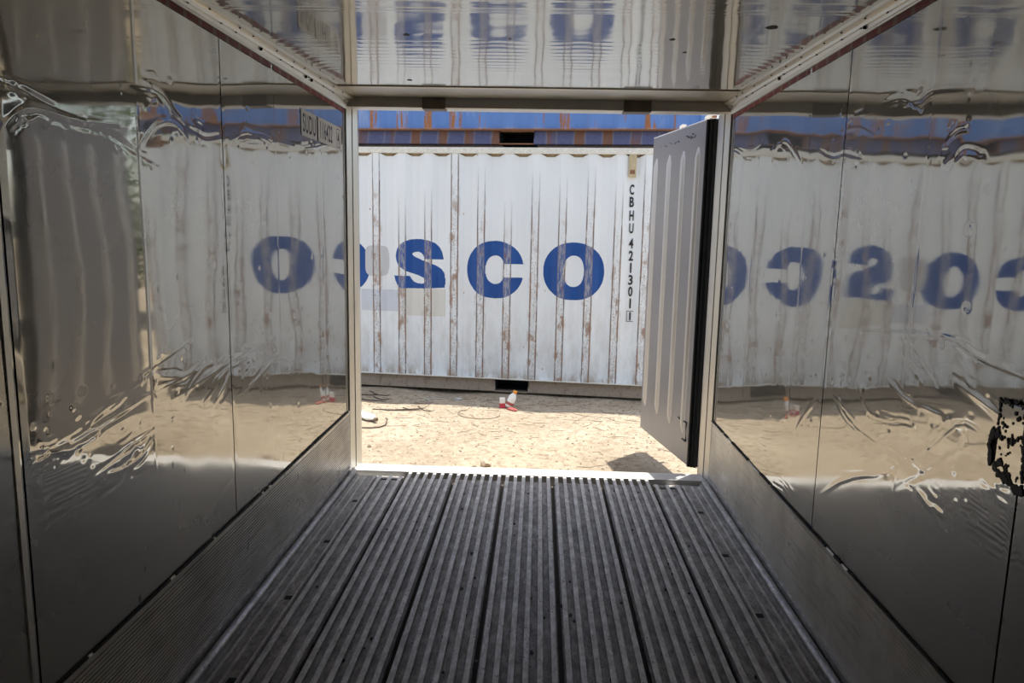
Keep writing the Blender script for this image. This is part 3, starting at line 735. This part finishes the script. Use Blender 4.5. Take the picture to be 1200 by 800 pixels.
m = MB(); m.tube([(0.288, -0.14, 1.0), (0.30, -0.15, 1.02), (0.62, -0.15, 1.05)], 0.012, 8); m.build('handle', M['white_rod'], door, smooth='auto')
for z in (0.2, 0.85, 1.45, 2.05):
    m = MB(); m.box(0.0, 0.16, -0.102, -0.086, z - 0.035, z + 0.035); m.tube([(0.0, -0.100, z - 0.06), (0.0, -0.100, z + 0.06)], 0.016, 10)
    m.build('hinge', M['outer_white'], door, bevel=0.002)
m = MB(); m.tube([(0.235, 0.006, 0.288), (0.20, 0.006, 0.283), (0.09, 0.006, 0.286), (0.084, 0.006, 0.275), (0.080, 0.006, 0.165), (0.088, 0.006, 0.155), (0.15, 0.006, 0.158)], 0.0042, 7)
tag(m.build('drain_clip', M['gasket'], door, smooth='auto'), 'thin dark bent wire near the foot of the leaf')
m = MB(); r = random.Random(12)
for cx, cz, s in [(0.27 + r.gauss(0, 0.035), 2.172 + r.gauss(0, 0.010), r.uniform(0.006, 0.02)) for _ in range(16)] + [(r.uniform(0.5, 0.85), 2.168 + r.gauss(0, 0.008), r.uniform(0.005, 0.013)) for _ in range(16)]:
    m.prism([(cx + s * 1.5 * math.cos(t) * r.uniform(.5, 1) + 0.5 * s * math.sin(t), cz + s * 0.35 * math.sin(t) * r.uniform(.4, 1)) for t in np.linspace(0, 5.7, 9)], 0.0, 0.0009, 'y')
tag(m.build('smudges', M['ink'], door), 'black rubbed smudges near the top of the leaf')

# ================================================================== the yard
ZG = -0.198
def ground_h(X, Y):
    r = np.random.default_rng(5); z = -0.028 * smoothstep(7.15, 7.45, Y + 0.1 * X)
    for k in range(26):
        wl = r.uniform(0.12, 1.6); a = r.uniform(0, 6.28); ph = r.uniform(0, 6.28)
        z += 0.0016 * wl ** 0.8 * np.sin(2 * np.pi * (X * np.cos(a) + Y * np.sin(a)) / wl + ph)
    return z
def uneven(t, n): return np.concatenate(t)
x = np.concatenate([np.linspace(-40, -4.6, 12), np.linspace(-4.5, 4.5, 300), np.linspace(4.6, 40, 12)])
y = np.concatenate([np.linspace(-30, 4.4, 14), np.linspace(4.5, 8.2, 190), np.linspace(8.4, 60, 16)])
X, Y = np.meshgrid(x, y, indexing='ij')
near = smoothstep(5.2, 4.4, np.abs(X)) * smoothstep(4.45, 4.6, Y) * smoothstep(8.4, 8.1, Y)
Z = ZG + ground_h(X, Y) * near
ground = struct(add_obj('ground', grid_mesh('ground', np.stack([X, Y, Z], -1), M['dirt'])), 'dry sandy yard between the two containers, sunlit with a strip of shade', 'ground')
def gz(x, y): return ZG + float(ground_h(np.array([x]), np.array([y]))[0])
# gravel and straw nobody could count
m = MB(); r = random.Random(17)
ico = [(0, 0, 1), (0.9, 0, 0.1), (0.28, 0.85, 0.1), (-0.72, 0.53, 0.1), (-0.72, -0.53, 0.1), (0.28, -0.85, 0.1), (0, 0, -0.5)]
icf = [(0, 1, 2), (0, 2, 3), (0, 3, 4), (0, 4, 5), (0, 5, 1), (6, 2, 1), (6, 3, 2), (6, 4, 3), (6, 5, 4), (6, 1, 5)]
NP = 9000
px = np.array([r.uniform(-3.6, 2.6) for _ in range(NP)]); py = np.array([4.7 + 3.1 * r.random() ** 0.9 for _ in range(NP)])
ph = ZG + ground_h(px, py)
for k in range(NP):
    s = 0.003 + 0.014 * r.random() ** 5; a = r.uniform(0, 6.28); c, d = math.cos(a), math.sin(a); q = [r.uniform(.6, 1.2) for _ in range(3)]
    m.add([(px[k] + s * (u * c * q[0] - v * d * q[1]), py[k] + s * (u * d * q[0] + v * c * q[1]), ph[k] + s * 0.6 * w * q[2]) for u, v, w in ico], icf)
g = m.build('gravel', M['pebble'], recalc=False); tag(g, 'small loose gravel scattered over the sandy yard', 'gravel', kind='stuff')

def make_stone(x, y, s, seed, label, mat='stone', flat=0.6):
    r = random.Random(seed); bm = bmesh.new(); bmesh.ops.create_icosphere(bm, subdivisions=2, radius=1.0)
    f = [Vector((r.uniform(-1, 1), r.uniform(-1, 1), r.uniform(-1, 1))).normalized() for _ in range(9)]
    for v in bm.verts:
        for n in f:
            d = v.co.dot(n) - 0.72
            if d > 0: v.co -= n * d
        v.co = Vector((v.co.x * s, v.co.y * s * 0.8, v.co.z * s * flat))
    me = bpy.data.meshes.new('stone'); bm.to_mesh(me); bm.free(); me.materials.append(M[mat])
    o = add_obj('stone', me); o.location = (x, y, gz(x, y) + s * flat * 0.42); o.rotation_euler.z = r.uniform(0, 3)
    return tag(o, label, 'stone')
make_stone(-0.325, 5.225, 0.058, 2, 'pale angular stone lying just beyond the middle of the sill')
make_stone(-0.405, 5.20, 0.022, 4, 'pale chip beside the angular stone beyond the sill')
make_stone(-1.29, 5.62, 0.024, 6, 'small dark brown pebble on the bright sand before the white bottle', 'pebble')
make_stone(-1.60, 6.60, 0.030, 8, 'small brown stone just behind the white bottle', 'pebble')

# white squashed bottle with its dark wire
t = empty('plastic_bottle', (-1.50, 6.43, gz(-1.5, 6.43)), math.atan2(-0.16, 0.17))
tag(t, 'squashed white plastic bottle lying on the sunlit sand by the doorway', 'bottle')
m = MB(); k = 12; prof = [(-0.13, 0.012), (-0.125, 0.036), (-0.10, 0.042), (-0.02, 0.040), (0.04, 0.043), (0.08, 0.034), (0.105, 0.017), (0.125, 0.015)]
vs = [(x, r_ * math.cos(6.2832 * j / k) * 1.25, 0.030 + r_ * 0.72 * math.sin(6.2832 * j / k)) for x, r_ in prof for j in range(k)]
fs = [(i * k + j, i * k + (j + 1) % k, (i + 1) * k + (j + 1) % k, (i + 1) * k + j) for i in range(len(prof) - 1) for j in range(k)] + [tuple(range(k)), tuple(range((len(prof) - 1) * k, len(prof) * k))]
m.add(vs, fs).build('body', M['plastic_white'], t, smooth='auto')
m = MB(); m.tube([(0.123, 0, 0.030), (0.155, 0, 0.028)], 0.018, 12); tag(m.build('cap', M['pebble'], t, smooth='auto'), 'muddy cap')
m = MB(); pts = [(-1.36, 6.29), (-1.33, 6.31), (-1.305, 6.36), (-1.315, 6.24), (-1.36, 6.16), (-1.43, 6.13), (-1.53, 6.125), (-1.66, 6.12)]
pts = [(-1.315, 6.37), (-1.292, 6.33), (-1.296, 6.26), (-1.335, 6.19), (-1.40, 6.15), (-1.50, 6.13), (-1.62, 6.125)]
m.tube([(x, y, gz(x, y) + 0.008 + (0.03 if i < 2 else 0)) for i, (x, y) in enumerate(pts)], 0.0055, 6)
tag(m.build('wire', M['twig'], smooth='auto'), 'dark bent wire hooked round the cap end of the white bottle', 'wire')

# red and white litter by the far container
z0 = gz(-0.292, 7.03)
t = empty('carton', (-0.292, 7.03, z0 - 0.003), 0.25); tag(t, 'small upright carton, white above and red below, beside the orange-capped bottle', 'carton')
m = MB(); m.box(-0.026, 0.026, -0.020, 0.020, 0.050, 0.105); m.build('white_top', M['plastic_white'], t, bevel=0.004)
m = MB(); m.box(-0.0265, 0.0265, -0.0205, 0.0205, 0.0, 0.050); tag(m.build('red_base', M['red'], t, bevel=0.003), 'red lower half')
t = empty('drink_bottle', (-0.205, 7.04, gz(-0.205, 7.04)), 0.2); tag(t, 'white bottle with an orange cap tilted on the sand by the far container', 'bottle')
R_ = Matrix.Rotation(math.radians(24), 4, 'Y')
def tilted(name, prof, mat):
    m = MB(); m.lathe(prof, 16); o = m.build(name, mat, t, smooth='auto'); o.data.transform(Matrix.Translation((-0.028, 0, 0.016)) @ R_); return o
tilted('body', [(0.034, 0.0), (0.040, 0.006), (0.040, 0.095), (0.036, 0.115), (0.022, 0.138), (0.017, 0.146)], M['plastic_white'])
tag(tilted('label_band', [(0.0408, 0.022), (0.0412, 0.026), (0.0412, 0.046), (0.0408, 0.050)], M['dull_red']), 'faded red label band')
tag(tilted('cap', [(0.020, 0.146), (0.021, 0.150), (0.021, 0.172), (0.018, 0.175)], M['orange']), 'orange cap')
def crumple(name, x, y, sx, sy, sz, rz, mat, seed, label, cat):
    r = np.random.default_rng(seed); bm = bmesh.new(); bmesh.ops.create_icosphere(bm, subdivisions=3, radius=1.0)
    dirs = r.normal(size=(16, 3)); dirs /= np.linalg.norm(dirs, axis=1)[:, None]
    for v in bm.verts:
        c = np.array(v.co); f = 1 + 0.16 * np.sum(np.sign(dirs @ c) * np.minimum(np.abs(dirs @ c), 0.25) * r.choice([-1, 1], 16)) * 0.6
        v.co = Vector((c[0] * sx * f, c[1] * sy * f, max(c[2], -0.6) * sz * f))
    me = bpy.data.meshes.new(name); bm.to_mesh(me); bm.free(); me.materials.append(mat)
    o = add_obj(name, me); o.location = (x, y, gz(x, y) + sz * 0.5); o.rotation_euler.z = rz
    return tag(o, label, cat)
crumple('wrapper', -0.195, 6.965, 0.060, 0.024, 0.018, -0.5, M['dull_red'], 4, 'crumpled faded red wrapper lying against the orange-capped bottle', 'wrapper')
crumple('paper_scrap', -0.76, 7.30, 0.045, 0.035, 0.014, 0.4, M['repaint_grey'], 6, 'grey paper scrap among the dead twigs in the shade', 'paper')
m = MB(); r = random.Random(23)
for k in range(210):
    yy = 7.05 + r.gauss(0, 0.38) if k % 3 else r.uniform(5.2, 7.4); xx = r.uniform(-2.6, 1.4); l = r.uniform(0.02, 0.10); a = r.gauss(0, 0.7)
    if not 4.8 < yy < 7.55: continue
    q = [(xx - l * math.cos(a), yy - l * math.sin(a)), (xx + r.uniform(-.01, .01), yy + r.uniform(-.01, .01)), (xx + l * math.cos(a), yy + l * math.sin(a))]
    m.cur = 0; m.tube([(u, v, gz(u, v) + 0.003) for u, v in q], [0.0012, 0.002, 0.001], 4)
tag(m.build('straw', M['wire_brown']), 'short dark straws and splinters strewn over the sandy yard', 'straw', kind='stuff')
def twigs(name, spots, mat, label, cat, rad=0.006):
    t = empty(name, (*spots[0][:2], gz(*spots[0][:2]))); tag(t, label, cat)
    for i, (x, y, l, a) in enumerate(spots):
        m = MB(); r = random.Random(i * 7 + 1); pts = []
        for q in range(5):
            s = (q / 4 - 0.5) * l; xx = x + s * math.cos(a) + r.uniform(-.012, .012); yy = y + s * math.sin(a) * 1.0 + r.uniform(-.02, .02)
            pts.append((xx - spots[0][0], yy - spots[0][1], gz(xx, yy) + rad * 0.9 + (0.02 if q in (0, 4) and i % 2 else 0) - gz(*spots[0][:2])))
        m.tube(pts, [rad, rad, rad * .9, rad * .75, rad * .4], 6)
        m.build('stick', mat, t, smooth='auto')
    return t
twigs('branch', [(-1.72, 7.50, 0.42, 0.15), (-1.62, 7.54, 0.28, -0.5), (-1.85, 7.42, 0.24, 0.9), (-1.55, 7.28, 0.2, -0.2), (-1.62, 7.20, 0.3, -0.15)], M['twig'], 'dark dry branch lying in the shade near the jamb', 'branch')
twigs('branch', [(-1.25, 6.80, 0.40, 0.12), (-1.12, 6.84, 0.26, 0.5), (-1.40, 6.78, 0.3, -0.25), (-1.02, 6.80, 0.22, -0.6), (-1.22, 6.77, 0.34, 0.02)], M['twig'], 'flattened dark branch on sunlit sand behind the white bottle', 'branch', 0.005)
twigs('dead_weed', [(-1.03, 7.34, 0.34, 0.8), (-0.98, 7.38, 0.30, -0.4), (-1.08, 7.30, 0.26, 1.9), (-0.92, 7.42, 0.36, 0.2), (-1.12, 7.40, 0.28, 2.6)], M['pale_twig'], 'pale dead weed stalks in the shade of the white container', 'weed', 0.006)
twigs('dead_weed', [(-0.20, 7.42, 0.26, 0.4), (-0.16, 7.46, 0.22, -0.7), (-0.24, 7.40, 0.18, 1.4)], M['pale_twig'], 'pale dead weed behind the orange-capped bottle', 'weed', 0.005)
m = MB(); pts = []
for i in range(15):
    w = 2.2 + i / 14 * 4.3; x, y = -0.50 + 0.20 * math.cos(w), 6.74 + 0.17 * math.sin(w); pts.append((x, y, gz(x, y) + 0.006))
m.tube(pts, 0.003, 6); tag(m.build('wire', M['wire_brown'], smooth='auto'), 'thin loop of dark wire on the sand before the carton', 'wire')

# ================================================================== shipping containers across the yard
def corr(s):
    """depth of the corrugated side at s along the container: 0 on a crest, 0.036 in a valley"""
    u = np.abs(((s - CORR_0 + CORR_P / 2) % CORR_P) - CORR_P / 2)
    t = np.clip((u - 0.036) / 0.068, 0, 1); t = t * 0.8 + 0.2 * (t * t * (3 - 2 * t))
    return 0.036 * t
def drape(name, inside, s0, s1, z0, z1, mat, parent, ds=0.0075, lift=0.0014):
    """paint lying on the corrugated side: thin upright slices of the shape, following the folds"""
    ss = np.arange(s0, s1 + ds, ds); zz = np.linspace(z0, z1, 260); verts = []; faces = []
    def spans(s):
        v = inside(np.full_like(zz, s), zz).astype(int); d = np.diff(np.concatenate([[0], v, [0]])); a = np.where(d == 1)[0]; b = np.where(d == -1)[0] - 1
        return [(zz[i], zz[j]) for i, j in zip(a, b) if j > i]
    for a, b in zip(ss[:-1], ss[1:]):
        A, B = spans(a + 1e-4), spans(b - 1e-4)
        if len(A) != len(B):
            C = spans((a + b) / 2); A = B = C
        for (l0, h0), (l1, h1) in zip(A, B):
            n = len(verts); ya, yb = float(corr(a)) - lift, float(corr(b)) - lift
            verts += [(a, ya, l0), (b, yb, l1), (b, yb, h1), (a, ya, h0)]; faces.append((n, n + 1, n + 2, n + 3))
    me = bpy.data.meshes.new(name); me.from_pydata(verts, [], faces); me.materials.append(mat); me.update()
    return add_obj(name, me, parent)

SR, SL, CH = 0.763, -5.297, 2.59           # ends and height of a 20 ft container
POCKETS = ((-1.417, -1.060), (-3.474, -3.117))
casting_mesh = None
def make_container(name, loc, rz, paint, rail, toprail, label, cat='container'):
    global casting_mesh
    c = empty(name, loc, rz); tag(c, label, cat)
    # corrugated front side
    br = []; k = 0
    s = SL + 0.16
    pts = set([SL + 0.16, SR - 0.16])
    n0 = int((SL - CORR_0) / CORR_P) - 1
    for i in range(n0, 6):
        for d in (-0.104, -0.07, -0.036, 0.036, 0.07, 0.104):
            q = CORR_0 + i * CORR_P + d
            if SL + 0.16 < q < SR - 0.16: pts.add(q)
    pts = sorted(pts); m = MB(); vs = []
    for q in pts:
        y = float(corr(q)); vs += [(q, y, 0.150), (q, y, CH - 0.062 - 0.034 * y / 0.036)]
    m.add(vs, [(2 * i, 2 * i + 2, 2 * i + 3, 2 * i + 1) for i in range(len(pts) - 1)])
    m.build('corrugated_side', paint, c, recalc=False)
    m = MB(); m.prism([(0.0, 0.152), (-0.004, 0.148), (0.0, 0.140), (0.075, 0.140), (0.075, 0.152)], SL + 0.15, SR - 0.15, 'x'); m.build('side_flange', toprail if paint.name.endswith('white_paint') else M['rust'], c)
    m = MB(); m.prism([(-0.008, CH - 0.066), (-0.010, CH - 0.060), (-0.010, CH - 0.010), (-0.004, CH - 0.004), (0.050, CH - 0.004), (0.052, CH - 0.066)], SL + 0.15, SR - 0.15, 'x'); m.build('top_rail', toprail, c)
    m = MB(); m.box(SL + 0.15, SR - 0.15, 0.050, 0.056, CH - 0.12, CH - 0.06); m.build('scallop_shade_strip', M['scallop_shade'], c)  # added strip, its colour painting the arcs of shade in the valleys
    # bottom rail in lengths between the fork pockets
    xs = [SL + 0.16] + [v for p in sorted(POCKETS) for v in p] + [SR - 0.16]
    for a, b in zip(xs[0::2], xs[1::2]):
        m = MB(); m.prism([(0.020, 0.022), (0.016, 0.006), (0.030, 0.0), (0.120, 0.0), (0.120, 0.012), (0.062, 0.022), (0.058, 0.142), (0.054, 0.142)], a, b, 'x'); m.build('bottom_rail', rail, c)
    for a, b in POCKETS:
        m = MB()
        m.box(a, b, 0.016, 0.10, 0.0, 0.010); m.box(a, b, 0.040, 0.10, 0.130, 0.142)
        f = m.build('fork_pocket', rail if paint.name.endswith('white_paint') else M['rust'], c)
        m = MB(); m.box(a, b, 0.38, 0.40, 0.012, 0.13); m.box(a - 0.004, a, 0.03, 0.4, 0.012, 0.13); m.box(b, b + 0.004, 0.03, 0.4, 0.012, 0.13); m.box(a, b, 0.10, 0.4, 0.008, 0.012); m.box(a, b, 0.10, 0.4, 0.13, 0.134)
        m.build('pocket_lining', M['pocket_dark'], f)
    # the rest of the box
    m = MB(); m.box(SL + 0.05, SR - 0.05, 0.085, 2.40, 0.146, CH - 0.02); m.build('body', paint, c)
    m = MB(); m.box(SL + 0.10, SR - 0.10, 0.05, 2.40, CH - 0.02, CH - 0.006); m.build('roof_sheet', toprail, c)
    for s in (SL, SR - 0.16):
        for y in (-0.004, 2.29):
            m = MB(); m.box(s, s + 0.16, y, y + 0.15, 0.11, CH - 0.11); m.build('corner_post', paint, c, bevel=0.01)
            for z in (0.0, CH - 0.118):
                m = MB(); m.box(s - 0.002, s + 0.172, y - 0.006, y + 0.160, z - 0.001, z + 0.121)
                cc = m.build('corner_casting', M['rust'] if z else rail, c, bevel=0.008)
                m = MB(); m.lathe([(0.030, 0.0), (0.030, 0.003)], 12); h = m.mesh('casting_hole', M['pocket_dark'])
                h.transform(Matrix.Translation((s + 0.085, y - 0.0065, z + 0.06)) @ Matrix.Rotation(math.radians(90), 4, 'X') @ Matrix.Diagonal((1, 1.6, 1, 1)))
                add_obj('casting_hole', h, cc)
    return c
C_ROT = math.radians(-5.801)
white_c = make_container('shipping_container', (1.0, 7.5982, ZG), C_ROT, M['white_paint'], M['brown_rail'], M['cream_rail'],
                         'weathered white shipping container lettered COSCO in blue on the ground outside')
blue_c = make_container('shipping_container', (1.0, 7.5982, ZG + CH + 0.030), C_ROT, M['blue_paint'], M['blue_rail'], M['blue_rail'],
                        'rust-streaked blue shipping container stacked on top of the white one')

# ---- lettering on the white container
def ell(s, z, cs, cz, a, b, p=2.0): return (np.abs((s - cs) / a) ** p + np.abs((z - cz) / b) ** p) < 1
ZL = 1.326
def letter_o(cs):
    return lambda s, z: ell(s, z, cs, ZL, 0.320, 0.303, 2.15) & ~ell(s, z, cs + 0.002, ZL + 0.002, 0.108, 0.163, 2.2)
def letter_c(cs):
    def f(s, z):
        ring = ell(s, z, cs, ZL - 0.004, 0.306, 0.306, 2.15) & ~ell(s, z, cs + 0.002, ZL - 0.004, 0.104, 0.150, 2.2)
        gap = (s > cs + 0.045) & (np.abs(z - (ZL - 0.010)) < 0.070)
        return ring & ~gap
    return f
S_POLY = np.array([(592, 220), (585, 180), (570, 150), (545, 125), (510, 110), (460, 103), (410, 105), (370, 118), (340, 140), (322, 170), (315, 205), (322, 240), (340, 268), (370, 290), (410, 305), (450, 318), (480, 330), (493, 345), (488, 358), (468, 364), (440, 362), (418, 352), (405, 335), (398, 320), (305, 320), (310, 345), (325, 372), (345, 394), (360, 398), (600, 386), (602, 340), (598, 300), (580, 275), (550, 255), (510, 238), (470, 225), (435, 212), (415, 200), (410, 190), (420, 182), (445, 178), (465, 185), (480, 200), (487, 220)], float)
S_POLY = np.stack([-2.551 + (S_POLY[:, 0] - 305) / 297 * 0.567, 1.630 - (S_POLY[:, 1] - 103) / 290 * 0.532], -1)
def letter_s(s, z):
    ins = np.zeros_like(s, bool); P = S_POLY; j = len(P) - 1
    for i in range(len(P)):
        c = ((P[i, 1] > z) != (P[j, 1] > z)) & (s < (P[j, 0] - P[i, 0]) * (z - P[i, 1]) / (P[j, 1] - P[i, 1] + 1e-12) + P[i, 0])
        ins ^= c; j = i
    return ins
Z0, Z1 = 0.95, 1.70
drape('letter', letter_o(-0.607), -0.94, -0.27, Z0, Z1, M['letter'], white_c)
drape('letter', letter_c(-1.440), -1.76, -1.12, Z0, Z1, M['letter'], white_c)
drape('letter', letter_s, -2.56, -1.97, Z0, Z1, M['letter'], white_c)
drape('letter', letter_o(-3.145), -3.48, -2.80, Z0, Z1, M['letter'], white_c)
drape('letter', letter_c(-3.960), -4.28, -3.64, Z0, Z1, M['letter'], white_c)
rect = lambda a, b, c, d: (lambda s, z: (s > a) & (s < b) & (z > c) & (z < d))
rp = drape('repaint_patch', lambda s, z: ell(s, z, -2.745, 1.385, 0.135, 0.165, 4.5), -2.90, -2.58, 1.15, 1.6, M['repaint_grey'], white_c, lift=0.0024); tag(rp, 'rounded grey repaint patch over the first O')
rp = drape('repaint_patch', rect(-2.44, -1.985, 0.80, 1.098), -2.5, -1.93, 0.7, 1.2, M['repaint_cream'], white_c, lift=0.0024); tag(rp, 'squarish cream repaint patch below the S')
rp = drape('repaint_patch', rect(-2.925, -2.50, 0.84, 1.075), -3.0, -2.45, 0.7, 1.2, M['repaint_blue'], white_c, lift=0.0022); tag(rp, 'pale bluish repaint patch left of the cream one')

zs = {}
zc = 2.176
chars = [('C', 2.176), ('B', 2.052), ('H', 1.915), ('U', 1.785), ('4', 1.632), ('2', 1.505), ('1', 1.380), ('3', 1.255), ('0', 1.135), ('1', 1.010), ('1', 0.875)]
for ch, z in chars:
    me = text_mesh('number_character', ch, 0.1, M['ink'], 1.0, 0.0025)
    co = np.empty(len(me.vertices) * 3, np.float32); me.vertices.foreach_get('co', co); co = co.reshape(-1, 3)
    c = (co.max(0) + co.min(0)) / 2; w, h = np.ptp(co[:, 0]), np.ptp(co[:, 1]); H = 0.103 if z > 0.9 else 0.085
    W = 0.045 if ch != '1' else 0.016
    me.transform(Matrix.Translation((-c[0], -c[1], 0))); me.transform(Matrix.Diagonal((W / w, H / h, 1, 1)))
    sx = -0.038 + (2.176 - z) / 1.3 * 0.036
    me.transform(Matrix(((1, 0, 0, sx), (0, 0, -1, 0.0295), (0, 1, 0, z), (0, 0, 0, 1))))
    add_obj('number_character', me, white_c)
m = MB()
for a, b, c, d in ((-0.038, 0.046, 0.818, 0.823), (-0.038, 0.046, 0.927, 0.932), (-0.038, -0.033, 0.818, 0.932), (0.041, 0.046, 0.818, 0.932)):
    m.box(a, b, 0.0290, 0.0296, c, d)
m.build('check_digit_box', M['ink'], white_c)
m = MB(); m.box(-0.080, -0.004, -0.004, 0.036, 2.300, 2.525)
vt = m.build('vent', M['vent'], white_c, bevel=0.006); tag(vt, 'small olive vent box under the top rail')
m = MB(); m.box(-0.066, -0.018, -0.0075, -0.003, 2.375, 2.50); m.build('vent_cover', M['vent'], vt, bevel=0.003)
m = MB(); m.box(-0.066, -0.018, -0.0065, -0.003, 2.330, 2.368); m.build('vent_mouth', M['rust'], vt)

# ================================================================== a bush beyond the containers
def make_bush(x, y, h, seed, label, kind='bush', wide=0.9, leaves=1500):
    t = empty(kind, (x, y, ZG), 0); tag(t, label, kind); r = random.Random(seed)
    m = MB()
    for k in range(7):
        a = r.uniform(0, 6.28); m.tube([(0, 0, 0), (0.15 * math.cos(a), 0.15 * math.sin(a), h * 0.35), (0.5 * math.cos(a), 0.5 * math.sin(a), h * 0.8)], [0.03, 0.022, 0.008], 6)
    m.build('stem', M['bark'], t)
    m = MB()
    for k in range(leaves):
        a = r.uniform(0, 6.28); q = r.random() ** 0.5; z = r.uniform(0.12, 1.0); rad = wide * math.sqrt(max(0.02, 1 - (2 * z - 1.05) ** 2)) * q
        c = Vector((rad * math.cos(a), rad * math.sin(a), z * h)); u = Vector((r.uniform(-1, 1), r.uniform(-1, 1), r.uniform(-.6, .6))).normalized(); v = u.cross(Vector((r.uniform(-1, 1), r.uniform(-1, 1), 1))).normalized()
        l, w = r.uniform(0.05, 0.10) * (1 + wide) * 0.6, r.uniform(0.018, 0.03) * (1 + wide) * 0.6
        m.add([c, c + u * l * .5 + v * w, c + u * l, c + u * l * .5 - v * w], [(0, 1, 2, 3)])
    o = m.build('foliage', M['leaf'], t, recalc=False); o['kind'] = 'stuff'
make_bush(2.66, 10.9, 2.6, 3, 'green bush glimpsed past the end of the containers beside the door edge', 'bush', 0.72, 1800)
make_bush(5.05, 12.9, 5.2, 5, 'tall green tree beyond the right end of the containers, seen only in the wall reflection', 'tree', 1.5, 7000)
